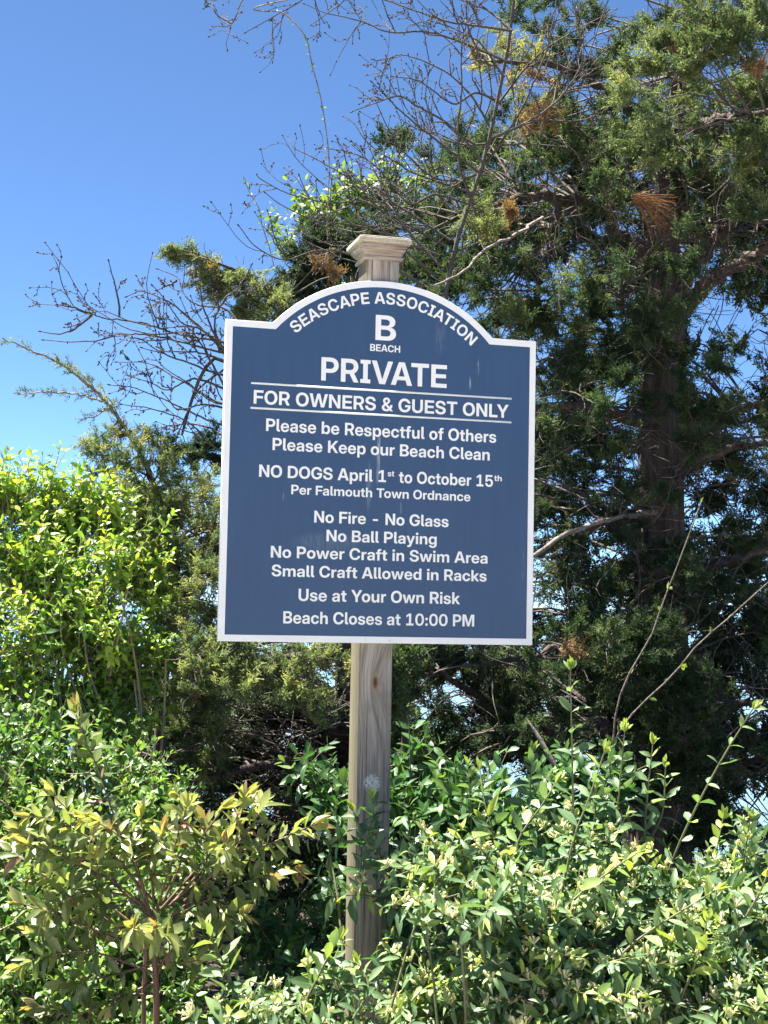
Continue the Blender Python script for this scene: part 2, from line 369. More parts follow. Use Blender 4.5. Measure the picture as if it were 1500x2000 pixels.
# ------------------------------------------------------------------ the sign on its post
GLYPHS = {'S':(261,["27,515 14,495 3,473 -4,443 -7,415 -5,387 2,363 12,341 26,321 56,295 102,270 144,257 254,232 292,217 308,207 320,195 329,177 330,163 329,149 323,133 309,117 292,104 272,96 244,90 198,90 176,94 158,100 142,108 126,121 113,137 105,153 98,190 -16,190 -18,189 -16,161 -11,131 -1,103 18,71 34,52 52,37 88,15 136,-2 188,-9 248,-9 302,-1 344,12 368,25 388,38 414,64 428,85 439,107 447,135 450,171 447,205 436,237 424,257 412,272 394,287 368,303 346,314 292,331 190,354 148,370 132,381 121,393 116,407 114,421 116,433 122,449 132,462 146,474 160,481 180,488 204,492 226,492 264,484 280,476 296,463 307,451 315,437 324,403 434,403 435,421 426,461 413,493 399,515 383,533 366,547 344,562 318,574 266,587 214,591 152,586 110,574 88,564 64,549 44,533"]),'E':(243,["-2,581 -2,1 416,1 416,101 414,104 119,105 120,244 394,245 394,343 392,345 120,345 119,477 414,478 416,481 416,581"]),'A':(285,["162,581 -41,1 88,1 132,128 346,128 389,1 521,1 318,582 164,583","240,473 316,225 164,224"]),'C':(290,["41,491 13,447 -6,397 -18,335 -20,273 -14,217 0,165 24,115 55,73 92,40 136,15 182,-2 236,-10 298,-8 344,2 372,13 398,26 436,54 464,85 488,123 504,165 512,203 392,204 383,177 369,151 352,131 326,112 302,102 270,97 246,97 212,102 186,113 164,127 144,147 129,167 115,197 107,225 101,269 101,303 105,343 111,369 123,401 138,425 158,448 182,466 204,475 230,482 258,484 284,482 308,476 334,464 354,448 371,427 380,409 392,376 512,376 507,407 494,443 477,477 453,509 434,527 408,547 384,561 356,574 330,582 300,588 234,590 180,581 154,573 124,560 100,546 76,527"]),'P':(253,["-2,581 -2,1 118,0 119,199 244,200 282,204 330,218 372,242 392,260 407,277 420,299 431,323 437,345 441,375 441,409 436,439 430,461 421,483 409,503 394,521 362,547 340,560 316,569 284,577 246,582","120,481 240,480 266,474 292,460 305,447 313,435 319,421 323,403 323,383 321,367 315,351 306,337 294,324 280,314 252,304 220,301 120,301"]),'O':(299,["43,493 14,447 -6,397 -18,335 -20,273 -14,217 0,165 12,137 25,113 57,71 92,40 136,14 180,-1 234,-10 296,-8 342,3 392,25 436,57 452,73 476,103 492,129 505,155 521,207 528,273 527,335 521,373 513,403 500,435 487,461 472,483 453,507 436,524 408,546 384,560 354,573 328,582 298,588 234,590 180,582 154,573 128,562 84,534 59,511","144,433 164,453 194,472 228,482 264,484 298,478 330,463 357,441 379,413 395,377 405,333 407,275 403,235 393,197 375,161 350,132 326,114 304,105 276,98 244,97 212,102 186,112 162,129 144,147 128,171 116,197 105,235 101,275 101,305 105,345 113,377 125,405"]),'I':(157,["-20,581 -20,485 51,483 51,99 -20,97 -20,1 242,0 243,97 172,99 172,483 243,485 243,581"]),'T':(254,["-27,583 -26,480 149,479 149,3 152,1 268,1 270,3 270,479 446,481 445,583"]),'N':(290,["-2,581 -2,1 119,1 119,295 116,399 118,401 192,275 364,1 492,1 492,581 371,581 372,180 315,281 126,581"]),'B':(258,["-2,581 -2,1 274,1 304,5 336,12 366,25 388,38 405,53 421,71 431,87 440,109 446,133 449,153 448,181 444,205 439,223 428,243 404,271 388,283 368,293 325,305 356,316 384,334 407,359 421,387 427,415 426,453 418,485 401,517 384,535 358,554 328,568 290,578 246,582","117,487 232,487 254,483 274,475 295,457 305,437 307,423 307,403 298,377 288,364 276,354 260,346 244,342 118,341","116,249 238,250 266,246 288,237 309,221 317,209 323,195 326,177 325,157 317,133 306,120 294,110 278,102 262,98 228,95 117,95"]),'H':(287,["-2,581 -2,1 119,1 120,244 364,244 366,243 366,1 486,1 486,581 366,581 366,349 364,348 120,348 119,581"]),'R':(260,["-2,581 -2,1 118,0 119,203 224,204 328,1 456,0 341,225 342,228 366,241 382,252 407,277 429,313 441,349 444,377 445,401 439,445 424,483 404,513 384,534 356,553 320,569 288,577 246,582","119,481 238,481 266,476 294,461 314,439 325,411 327,391 325,371 321,357 313,341 303,329 290,318 276,311 256,304 224,301 120,301"]),'V':(282,["-41,581 162,1 316,0 516,581 386,581 295,299 240,112 184,297 90,581"]),'F':(233,["-2,581 -2,1 118,0 119,235 384,237 384,335 382,336 119,337 119,477 402,478 403,581"]),'W':(399,["-41,581 114,1 250,1 336,335 354,412 376,315 457,1 593,1 748,582 620,581 552,293 520,144 487,295 415,581 292,581 219,291 186,145 154,297 87,581"]),'U':(282,["-3,581 -3,185 1,155 9,127 20,103 33,81 62,49 96,24 138,5 192,-8 256,-10 306,-3 350,10 378,24 396,36 430,68 450,97 466,133 475,169 477,203 477,581 359,581 359,213 355,179 349,161 338,143 326,128 312,116 280,100 262,96 236,94 210,96 194,100 164,114 148,128 134,145 119,177 115,205 115,581"]),'G':(294,["42,491 14,447 -6,397 -18,335 -21,277 -14,217 1,161 25,113 56,73 92,40 136,14 182,-2 236,-10 300,-7 346,2 378,15 400,26 441,57 465,83 483,109 497,137 504,159 510,185 514,219 514,309 270,309 270,218 394,218 397,217 396,213 393,187 385,165 370,143 356,128 336,114 312,104 288,98 260,96 222,100 192,110 166,126 141,151 124,179 110,217 103,251 101,303 104,333 111,369 120,393 134,419 149,439 170,457 194,471 220,480 250,484 284,482 304,478 328,468 352,451 367,435 379,415 390,386 510,387 505,419 492,453 476,481 452,511 412,545 384,562 356,573 300,587 276,590 232,590 180,581 154,573 124,560 84,534 59,511"]),'L':(223,["-2,581 -2,1 382,0 382,104 119,105 119,581"]),'&':(259,["55,531 42,509 32,481 28,453 29,417 35,393 46,369 59,345 85,309 44,278 18,253 -3,227 -17,197 -23,163 -21,129 -10,93 7,63 30,39 62,17 96,2 130,-5 190,-8 230,-2 282,17 320,40 358,1 477,1 392,101 415,139 431,181 441,229 444,281 348,282 339,225 329,197 323,185 320,184 224,295 266,327 293,351 313,377 327,405 334,437 334,473 324,509 309,535 284,560 254,577 218,588 174,590 140,585 108,574 79,555","140,477 152,488 164,494 176,496 198,496 212,492 225,483 235,471 240,457 239,433 227,409 210,393 168,364 161,369 142,397 129,427 129,455","104,201 128,226 144,238 146,237 257,111 226,94 194,86 160,87 144,91 128,98 114,108 101,123 92,147 91,173 95,187"]),'Y':(276,["-41,581 173,219 174,1 290,0 291,217 503,581 366,582 234,339 97,581"]),'K':(274,["-2,581 -2,1 119,1 119,161 196,248 360,0 498,1 276,331 492,581 348,582 120,313 119,581"]),'D':(280,["-2,581 -2,1 212,0 254,3 288,9 326,20 356,34 390,57 426,91 447,119 458,139 476,183 488,239 491,281 491,321 482,377 464,431 448,461 434,481 402,516 374,537 332,559 288,573 226,582","119,479 218,480 248,476 270,470 296,458 318,442 336,421 350,397 363,361 369,321 369,261 363,223 351,187 335,159 311,135 284,118 256,108 222,102 119,103"]),'M':(358,["-2,581 -2,1 117,1 117,287 114,438 163,279 263,1 360,0 362,1 461,277 512,445 508,281 508,1 627,1 626,582 451,581 356,311 314,169 270,311 174,581"]),'a':(221,["21,359 10,341 1,323 -5,301 -6,281 100,281 107,301 124,320 144,330 176,334 206,330 225,319 238,303 243,279 241,269 236,263 220,254 188,248 112,239 76,232 36,216 20,205 8,194 -7,175 -14,157 -19,139 -20,115 -19,91 -12,67 -5,51 8,34 34,13 62,0 102,-8 142,-7 172,-2 200,11 224,31 242,56 244,53 245,-1 356,-1 356,293 352,317 346,335 338,351 325,369 298,392 258,410 206,419 160,420 114,414 82,404 46,383","98,143 112,156 134,166 243,189 243,139 236,117 226,101 215,91 202,82 186,76 162,72 144,73 124,76 108,84 97,95 91,109 91,129"]),'b':(239,["-5,581 -5,1 108,0 110,62 124,41 146,18 168,5 192,-4 218,-8 252,-7 284,-1 316,12 346,34 371,63 391,99 404,143 410,191 408,247 399,293 383,331 361,363 328,393 294,412 250,422 202,420 184,415 164,407 134,386 112,358 111,581","131,295 148,311 170,323 188,328 216,328 234,323 252,314 266,300 277,285 287,263 293,235 294,207 293,179 287,153 277,129 265,113 248,98 232,91 214,87 196,86 180,88 164,94 150,102 135,115 124,131 115,149 109,169 106,215 107,235 113,261 121,279"]),'c':(222,["19,343 2,315 -13,279 -21,239 -22,189 -17,147 -3,105 15,73 44,40 76,17 112,1 148,-8 196,-10 234,-6 268,5 300,21 332,47 353,73 367,99 375,125 378,154 268,154 266,153 261,133 253,117 236,98 210,86 172,84 156,88 142,95 127,107 115,121 105,139 99,157 95,179 94,205 95,231 99,253 113,287 124,301 138,314 166,326 186,328 206,326 232,316 245,305 254,293 261,281 268,257 378,258 375,285 365,315 346,347 326,370 310,383 288,397 246,414 216,419 194,421 154,420 116,411 76,394 45,371"]),'d':(239,["26,361 6,331 -10,293 -21,245 -22,193 -17,145 -7,109 12,71 36,40 62,19 94,2 136,-7 172,-8 204,-1 234,13 258,33 278,62 280,0 393,1 392,582 277,581 276,358 254,386 228,405 196,418 156,422 122,419 84,407 52,387","119,297 136,313 156,324 172,328 200,328 218,324 234,316 252,300 265,283 275,261 281,235 282,199 279,169 270,143 260,125 246,108 230,97 216,91 198,87 180,86 164,88 148,94 134,103 121,115 111,129 103,147 97,169 94,217 97,245 102,263 109,281"]),'e':(225,["26,351 3,317 -12,279 -21,239 -22,191 -16,147 -2,105 16,73 42,42 76,17 112,0 146,-8 196,-10 242,-4 278,9 310,26 338,50 353,67 366,89 374,109 378,129 274,129 258,103 236,87 208,78 188,76 166,78 150,82 134,90 111,111 101,127 95,143 90,175 382,176 383,231 373,283 363,309 351,331 337,351 320,369 288,394 254,410 214,420 166,421 126,415 88,401 52,377","112,303 130,320 152,330 182,334 214,329 238,318 257,299 268,277 274,251 92,250 97,277"]),'f':(148,["56,537 43,513 38,487 36,413 -38,411 -38,323 37,321 37,1 150,0 152,1 152,321 236,323 236,411 152,413 153,463 160,479 172,488 190,491 236,493 236,581 156,582 122,578 102,572 82,562 66,549"]),'h':(234,["-4,583 -4,1 110,1 111,237 115,267 127,293 144,310 168,320 192,322 216,320 238,310 252,295 264,267 267,239 268,1 382,1 382,273 374,323 366,345 356,363 342,381 329,393 298,411 258,421 224,422 190,416 162,403 136,383 112,353 110,583"]),'i':(98,["0,563 -10,545 -13,533 -13,515 -4,493 14,475 26,468 40,465 66,465 88,472 109,491 114,501 119,517 117,543 104,565 90,577 68,586 38,586 16,577","-4,412 -5,1 110,0 111,411 108,413"]),'k':(220,["-5,581 -5,1 111,1 111,131 144,166 266,0 400,1 231,233 391,411 390,413 256,412 112,255 111,581"]),'l':(109,["-5,581 -5,107 2,65 9,47 20,32 34,21 54,11 76,4 104,1 162,0 163,87 138,89 124,92 115,101 111,117 111,581"]),'m':(354,["-4,412 -4,0 111,1 111,247 113,267 121,289 138,310 160,322 184,326 210,322 228,312 243,295 251,275 253,255 254,0 364,1 364,247 367,273 378,297 392,312 410,322 436,326 462,322 484,309 498,291 505,271 506,1 621,1 621,273 619,307 612,333 600,359 582,382 564,398 538,411 508,419 480,421 446,417 416,407 390,391 367,369 350,343 342,361 330,378 314,394 296,406 278,414 254,420 232,421 210,420 180,412 148,393 126,371 108,342 106,412"]),'n':(234,["-4,413 -4,1 110,1 111,237 115,267 127,293 144,310 168,320 192,322 216,320 238,310 252,295 264,267 267,239 268,1 382,1 383,259 381,293 377,315 369,339 356,363 342,381 314,404 286,416 256,421 218,421 184,414 156,400 134,381 110,350 108,414"]),'o':(232,["19,343 2,315 -13,279 -21,239 -22,189 -17,147 -3,105 17,71 44,41 78,16 114,1 164,-9 204,-10 246,-4 286,11 318,30 346,57 370,91 386,129 395,167 397,223 390,267 377,307 357,341 329,371 296,395 258,412 220,420 172,421 130,415 90,401 66,387 48,374","119,295 136,312 154,322 168,326 194,328 214,324 236,313 250,301 263,283 273,261 279,233 281,205 279,175 273,151 262,127 247,107 230,94 200,84 178,84 164,86 148,92 135,101 124,111 111,129 103,145 97,167 94,215 95,233 101,259 109,279"]),'p':(239,["-5,411 -5,-163 110,-164 111,59 132,31 150,14 170,3 202,-7 244,-10 274,-6 304,4 328,18 352,39 370,61 389,93 399,119 407,153 411,191 410,223 405,269 391,313 366,355 353,371 332,389 314,401 292,411 260,419 234,421 206,419 182,414 162,406 140,391 123,375 110,357 108,412","129,291 142,305 164,320 182,326 208,328 230,324 244,318 261,305 276,285 287,261 293,235 294,207 293,179 287,151 279,131 265,111 248,97 222,86 202,84 182,86 164,92 150,100 136,113 125,127 111,159 107,181 106,207 107,233 111,253 120,275"]),'r':(149,["-4,412 -5,1 110,0 111,229 117,265 123,279 133,293 148,305 160,312 186,318 243,319 242,415 192,415 172,412 152,404 138,394 128,383 117,367 108,344 106,412"]),'s':(208,["6,359 -5,341 -11,325 -14,303 -14,281 -6,247 11,219 38,197 72,181 102,172 188,156 206,150 218,143 227,135 231,129 233,117 229,99 222,90 212,83 188,74 158,73 130,78 112,88 97,105 88,130 -22,130 -24,129 -23,117 -14,87 -3,65 12,46 40,23 72,6 112,-5 154,-10 208,-8 244,0 282,16 314,40 329,57 338,73 346,95 350,117 350,137 346,157 339,177 328,192 306,211 268,230 240,237 144,256 126,263 114,270 105,279 101,295 104,311 118,328 142,338 170,340 192,336 214,323 227,307 234,282 338,282 340,283 338,301 330,331 319,353 304,371 276,394 236,411 198,420 146,422 98,416 66,405 34,388 18,374"]),'t':(147,["34,525 33,413 -38,411 -38,323 33,321 33,97 36,79 42,59 51,41 65,27 80,16 100,8 142,1 232,0 233,89 170,92 158,98 151,109 149,127 149,321 233,323 233,411 149,413 148,525"]),'u':(234,["-4,413 -5,155 -3,121 2,99 9,75 23,49 36,33 64,11 92,-2 122,-7 160,-7 190,-1 220,13 245,33 268,63 270,0 382,1 382,413 268,413 267,177 263,147 251,121 234,104 212,95 186,92 162,94 138,106 123,123 114,149 111,173 110,413"]),'w':(327,["-39,413 86,1 205,1 260,187 282,269 359,1 479,1 604,413 484,413 482,411 444,263 413,125 410,121 378,251 334,413 230,412 188,257 154,121 152,123 125,243 80,413"]),'y':(221,["-40,411 118,1 99,-49 92,-59 82,-68 68,-72 6,-73 5,-163 92,-164 122,-159 150,-148 170,-133 189,-111 205,-83 393,411 273,411 203,205 178,123 175,125 150,207 81,411"]),'g':(239,["24,359 5,331 -11,293 -20,249 -23,211 -20,173 -12,133 0,101 20,67 44,41 62,27 84,14 122,3 156,0 196,4 228,16 256,38 278,68 278,7 275,-23 267,-45 250,-65 228,-77 210,-82 190,-83 170,-82 152,-77 136,-70 125,-61 115,-49 108,-34 0,-34 -2,-37 4,-61 17,-91 34,-113 60,-135 90,-151 132,-163 176,-168 234,-166 280,-155 316,-139 345,-117 368,-87 383,-55 391,-17 393,19 392,413 280,414 278,411 278,356 252,387 234,401 214,412 196,417 172,422 124,420 94,412 72,401 44,381","117,297 134,314 150,323 172,330 196,330 216,326 234,318 250,305 263,289 273,269 281,239 283,211 281,185 275,159 265,137 253,121 236,106 220,98 206,94 186,92 166,94 148,100 132,110 111,135 103,153 97,173 94,219 95,239 101,265"]),'0':(258,["41,507 18,467 -1,417 -11,371 -16,311 -15,243 -7,187 6,143 27,95 49,63 78,34 110,13 146,-1 190,-9 236,-9 280,-1 322,16 338,27 362,47 392,85 416,133 426,163 435,199 440,245 442,289 438,355 426,417 416,447 401,481 372,522 350,544 332,558 312,569 286,580 236,590 196,590 174,588 146,582 124,574 100,561 78,546 64,533","137,455 160,478 184,490 212,494 242,490 266,478 282,463 299,439 315,401 325,351 328,295 327,245 319,195 307,157 289,125 266,102 242,90 222,87 204,87 184,90 162,101 143,117 131,133 117,161 109,185 99,245 97,289 99,335 105,377 114,409 123,433"]),'1':(258,["37,491 36,387 38,386 170,469 173,469 173,99 172,97 30,96 30,1 412,0 412,97 290,97 289,99 289,581 180,582"]),'5':(258,["22,583 4,243 112,242 132,272 146,284 160,292 194,302 234,302 250,298 270,287 283,277 295,263 309,235 313,217 315,193 313,171 308,153 301,135 291,121 276,106 260,96 246,90 224,86 200,86 180,90 164,96 148,106 132,122 121,137 113,157 108,180 -4,179 1,139 9,115 20,93 42,62 74,32 104,15 142,0 188,-7 236,-7 282,0 324,17 360,41 382,63 402,91 418,127 426,163 429,207 424,241 415,273 394,311 364,346 328,371 288,388 246,394 218,394 192,389 154,375 138,365 118,349 128,485 394,486 394,583"]),':':(107,["10,371 -1,351 -2,321 1,307 8,295 26,276 48,266 64,265 78,266 98,274 116,291 125,305 128,317 129,345 119,369 100,388 76,397 52,397 30,390","8,95 1,83 -2,69 0,39 10,19 30,0 52,-7 76,-7 100,2 119,21 129,45 128,73 125,85 116,99 98,116 78,124 64,125 48,124 26,114"]),'-':(258,["80,275 80,185 82,184 345,185 344,276"])}
SW, SH = 0.82, 0.79577
S_O = EYE + cam2world([-0.40673889, 0.31575453, 3.50421198])       # lower left corner of the board's face
S_T = nrm(cam2world([0.96456034, 0.0365037, 0.26132515])); S_U = cam2world([0.0182564, -0.99759094, 0.06692554])
S_U = nrm(S_U - S_T * (S_U @ S_T)); S_N = np.cross(S_T, S_U)       # S_N points out of the face
def sp(x, y, n=0.0):
    return S_O + S_T * x + S_U * y + S_N * n
def on_plane(px, py, n):            # pixel -> point of the plane parallel to the face, n metres in front of it
    d = ray(px, py); o = sp(0, 0, n); return EYE + d * (((o - EYE) @ S_N) / (d @ S_N))

def build_sign():
    TH = 0.016
    pc = on_plane(734.5, 1262, -TH - 0.001); pb = on_plane(716, 1890, -TH - 0.001)
    # the post is plumb: yaw like the board
    ph = nrm(np.array([S_T[0], S_T[1], 0])); pn = np.array([ph[1], -ph[0], 0])     # right along the face, outward
    if pn @ S_N < 0: pn = -pn
    PWD = 0.088
    face_c = pc.copy()
    base = np.array([face_c[0], face_c[1], 0]) - pn * PWD / 2
    root = thing('beach_sign', 'dark blue private beach sign with arched top on a weathered wooden post', 'sign', base)
    capz = on_plane(711, 505.5, -TH - 0.001)[2]
    # --- wood
    m, nt, p = new_mat('weathered_post_wood')
    tc = nt.nodes.new('ShaderNodeTexCoord'); mp = nt.nodes.new('ShaderNodeMapping'); mp.inputs['Scale'].default_value = (1, 1, 0.035)
    nt.links.new(tc.outputs['Object'], mp.inputs[0])
    sx = nt.nodes.new('ShaderNodeSeparateXYZ'); nt.links.new(tc.outputs['Object'], sx.inputs[0])
    # knot: grain bends round it
    kz, kx = 1.5, 0.0
    kn = on_plane(733, 1333, -TH - 0.001) - base
    cmb = nt.nodes.new('ShaderNodeVectorMath'); cmb.operation = 'SUBTRACT'; nt.links.new(tc.outputs['Object'], cmb.inputs[0]); cmb.inputs[1].default_value = kn
    sc = nt.nodes.new('ShaderNodeVectorMath'); sc.operation = 'MULTIPLY'; nt.links.new(cmb.outputs[0], sc.inputs[0]); sc.inputs[1].default_value = (1, 1, 0.42)
    ln = nt.nodes.new('ShaderNodeVectorMath'); ln.operation = 'LENGTH'; nt.links.new(sc.outputs[0], ln.inputs[0])
    kd = ln.outputs['Value']
    kf = mathn(nt, 'POWER', mathn(nt, 'SUBTRACT', 1.0, mathn(nt, 'MULTIPLY', kd, 14.0), True), 1.5)
    off = nt.nodes.new('ShaderNodeVectorMath'); off.operation = 'SCALE'; off.inputs[0].default_value = (1, 0.4, 0); nt.links.new(mathn(nt, 'MULTIPLY', kf, 0.035), off.inputs['Scale'])
    ad = nt.nodes.new('ShaderNodeVectorMath'); ad.operation = 'ADD'; nt.links.new(mp.outputs[0], ad.inputs[0]); nt.links.new(off.outputs[0], ad.inputs[1])
    g1 = noise(nt, 115, 5, 0.6, ad.outputs[0], 0.25); g2 = noise(nt, 28, 3, 0.5, ad.outputs[0], 0.5); g3 = noise(nt, 420, 2, 0.6, ad.outputs[0])
    gr = mathn(nt, 'ADD', mathn(nt, 'MULTIPLY', g1, 0.65), mathn(nt, 'ADD', mathn(nt, 'MULTIPLY', g2, 0.15), mathn(nt, 'MULTIPLY', g3, 0.2)))
    r = ramp(nt, [(0.35, (0.095, 0.075, 0.06)), (0.45, (0.235, 0.20, 0.168)), (0.54, (0.34, 0.30, 0.258)), (0.68, (0.43, 0.39, 0.345))]); nt.links.new(gr, r.inputs[0])
    # drying cracks: thin dark vertical checks
    mpk = nt.nodes.new('ShaderNodeMapping'); mpk.inputs['Scale'].default_value = (1, 1, 0.012); nt.links.new(tc.outputs['Object'], mpk.inputs[0])
    ck = mathn(nt, 'MULTIPLY', mathn(nt, 'SUBTRACT', noise(nt, 230, 2, 0.5, mpk.outputs[0]), 0.64), 20.0, True)
    bl = mathn(nt, 'MULTIPLY', mathn(nt, 'SUBTRACT', noise(nt, 9, 4, 0.65), 0.5), 2.2, True)
    rcol = mixc(nt, ck, mixc(nt, bl, r.outputs[0], (0.17, 0.155, 0.14)), (0.035, 0.028, 0.022))
    # left face painted darker and yellower to tone down the sun on it
    gm = nt.nodes.new('ShaderNodeNewGeometry'); dt = nt.nodes.new('ShaderNodeVectorMath'); dt.operation = 'DOT_PRODUCT'
    nt.links.new(gm.outputs['True Normal'], dt.inputs[0]); dt.inputs[1].default_value = -ph
    side = mathn(nt, 'MULTIPLY', dt.outputs['Value'], 1.0, True)
    col = mixc(nt, side, rcol, mixc(nt, 0.78, rcol, (0.105, 0.095, 0.045)))
    # knot
    kr = ramp(nt, [(0.0, (0.055, 0.025, 0.015)), (0.45, (0.11, 0.055, 0.03)), (1.0, (0.26, 0.19, 0.13))]); nt.links.new(mathn(nt, 'MULTIPLY', kd, 120.0, True), kr.inputs[0])
    col = mixc(nt, mathn(nt, 'SUBTRACT', 1.0, mathn(nt, 'MULTIPLY', mathn(nt, 'SUBTRACT', kd, 0.0055, True), 110.0), True), col, kr.outputs[0])
    # pale dried splash lower down
    sp_ = on_plane(727, 1530, -TH - 0.001) - base
    c2 = nt.nodes.new('ShaderNodeVectorMath'); c2.operation = 'DISTANCE'; nt.links.new(tc.outputs['Object'], c2.inputs[0]); c2.inputs[1].default_value = sp_
    ns = noise(nt, 190, 4, 0.75)
    sf = mathn(nt, 'MULTIPLY', mathn(nt, 'MULTIPLY', mathn(nt, 'SUBTRACT', 1.0, mathn(nt, 'MULTIPLY', c2.outputs['Value'], 40.0), True), 3.0, True), mathn(nt, 'MULTIPLY', mathn(nt, 'SUBTRACT', ns, 0.43), 11.0, True), True)
    col = mixc(nt, mathn(nt, 'MULTIPLY', sf, 0.95), col, (0.66, 0.65, 0.62))
    nt.links.new(col, p.inputs['Base Color']); p.inputs['Roughness'].default_value = 0.85; p.inputs['Specular IOR Level'].default_value = 0.25
    bp = nt.nodes.new('ShaderNodeBump'); bp.inputs['Strength'].default_value = 0.7; bp.inputs['Distance'].default_value = 0.003
    nt.links.new(gr, bp.inputs['Height']); nt.links.new(bp.outputs[0], p.inputs['Normal'])
    wood = m
    def ring(hw, z, ch=0.0):       # chamfered square ring round the post axis
        out = []
        for sx_, sy_ in ((-1, -1), (1, -1), (1, 1), (-1, 1)):
            cs = [(sx_ * (hw - ch), sy_ * hw), (sx_ * hw, sy_ * (hw - ch))]
            if sx_ * sy_ > 0: cs = cs[::-1] if False else cs
            if (sx_, sy_) in ((-1, -1), (1, 1)): cs = [cs[1], cs[0]]
            for a, b in cs: out.append(base + ph * a - pn * (-b) * 1.0 + np.array([0, 0, z]))
        return np.array(out)
    def loft(rings, close=True):
        mb = MB(); n = len(rings[0])
        for a, b in zip(rings[:-1], rings[1:]):
            mb.add(np.vstack([a, b]), [[i, (i + 1) % n, n + (i + 1) % n, n + i] for i in range(n)])
        if close:
            mb.poly(rings[0], [list(range(n))[::-1]]); mb.poly(rings[-1], [list(range(n))])
        return mb
    zs = np.linspace(-0.4, capz + 0.003, 14)
    loft([ring(PWD / 2, z, 0.004) for z in zs]).build('post', wood, root, smooth=False)
    # --- cap: moulded collar under a low pyramid slab
    hw = PWD / 2
    prof = [(hw + 0.004, 0), (hw + 0.0075, 0.0015), (hw + 0.0075, 0.008), (hw + 0.0025, 0.0095), (hw + 0.002, 0.013), (hw + 0.004, 0.0175), (hw + 0.009, 0.022), (hw + 0.0125, 0.0245), (hw + 0.0125, 0.0285), (hw + 0.0155, 0.030), (hw + 0.0165, 0.034), (hw + 0.0165, 0.041)]
    collar = loft([ring(a, capz + b, 0.0012) for a, b in prof])
    mc, ntc, pc_ = new_mat('cap_wood')
    tcc = ntc.nodes.new('ShaderNodeTexCoord'); mpc = ntc.nodes.new('ShaderNodeMapping'); mpc.inputs['Scale'].default_value = (0.06, 0.06, 1); ntc.links.new(tcc.outputs['Object'], mpc.inputs[0])
    gc = noise(ntc, 170, 5, 0.6, mpc.outputs[0], 0.2)
    rc = ramp(ntc, [(0.35, (0.11, 0.075, 0.06)), (0.48, (0.25, 0.195, 0.16)), (0.62, (0.36, 0.31, 0.25))]); ntc.links.new(gc, rc.inputs[0])
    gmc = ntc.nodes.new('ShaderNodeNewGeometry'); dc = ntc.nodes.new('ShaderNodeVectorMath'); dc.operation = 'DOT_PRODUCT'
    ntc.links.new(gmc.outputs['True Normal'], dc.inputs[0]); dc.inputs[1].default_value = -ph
    ntc.links.new(mixc(ntc, mathn(ntc, 'MULTIPLY', dc.outputs['Value'], 0.6, True), rc.outputs[0], (0.42, 0.39, 0.28)), pc_.inputs['Base Color']); pc_.inputs['Roughness'].default_value = 0.85  # left-facing collar sides painted paler, like light catching them
    bc = ntc.nodes.new('ShaderNodeBump'); bc.inputs['Strength'].default_value = 0.5; bc.inputs['Distance'].default_value = 0.002; ntc.links.new(gc, bc.inputs['Height']); ntc.links.new(bc.outputs[0], pc_.inputs['Normal'])
    cap = collar.build('post_cap', mc, root, smooth=False)
    t0 = capz + 0.041
    slab = loft([ring(hw + 0.0235, t0, 0.002), ring(hw + 0.0265, t0 + 0.003, 0.002), ring(hw + 0.0265, t0 + 0.011, 0.002), ring(hw + 0.0235, t0 + 0.0125, 0.002), ring(hw + 0.0235, t0 + 0.0155, 0.002), ring(hw + 0.016, t0 + 0.018, 0.002), ring(0.004, t0 + 0.030, 0.001)])
    ms, nts, ps_ = new_mat('cap_top_wood')
    gs = noise(nts, 120, 5, 0.6, None, 0.3); rs = ramp(nts, [(0.3, (0.30, 0.26, 0.19)), (0.6, (0.46, 0.42, 0.33))]); nts.links.new(gs, rs.inputs[0]); nts.links.new(rs.outputs[0], ps_.inputs['Base Color']); ps_.inputs['Roughness'].default_value = 0.8
    slab.build('cap_top', ms, cap, smooth=False)
    # --- board
    AC = np.array([0.40811, 0.52991]); AR = 0.3941; XL, XR, YS = 0.11828, 0.69882, 0.7965
    def outline(ins):
        R = AR - ins; y = YS - ins
        pts = [(ins, ins), (SW - ins, ins), (SW - ins, y)]
        # points where the inset arch meets the inset shoulder
        dx = math.sqrt(R * R - (y - AC[1]) ** 2)
        a0 = math.acos(dx / R)
        for a in np.linspace(a0, math.pi - a0, 61):
            pts.append((AC[0] + R * math.cos(a), AC[1] + R * math.sin(a)))
        pts.append((ins, y))
        return np.array(pts)
    BW = 0.0165
    outer, inner = outline(0.0), outline(BW)
    def P3(pts, n): return np.array([sp(x, y, n) for x, y in pts])
    mbl, ntb, pb_ = new_mat('blue_sign_paint')
    tcb = ntb.nodes.new('ShaderNodeTexCoord'); mpb = ntb.nodes.new('ShaderNodeMapping'); mpb.inputs['Scale'].default_value = (1, 1, 0.10); ntb.links.new(tcb.outputs['Object'], mpb.inputs[0])
    nb1 = noise(ntb, 60, 4, 0.6, mpb.outputs[0]); nb2 = noise(ntb, 5, 4, 0.6)
    rb = ramp(ntb, [(0.3, (0.028, 0.066, 0.143)), (0.7, (0.037, 0.081, 0.168))]); ntb.links.new(mathn(ntb, 'ADD', mathn(ntb, 'MULTIPLY', nb1, 0.6), mathn(ntb, 'MULTIPLY', nb2, 0.4)), rb.inputs[0])
    colb = rb.outputs[0]
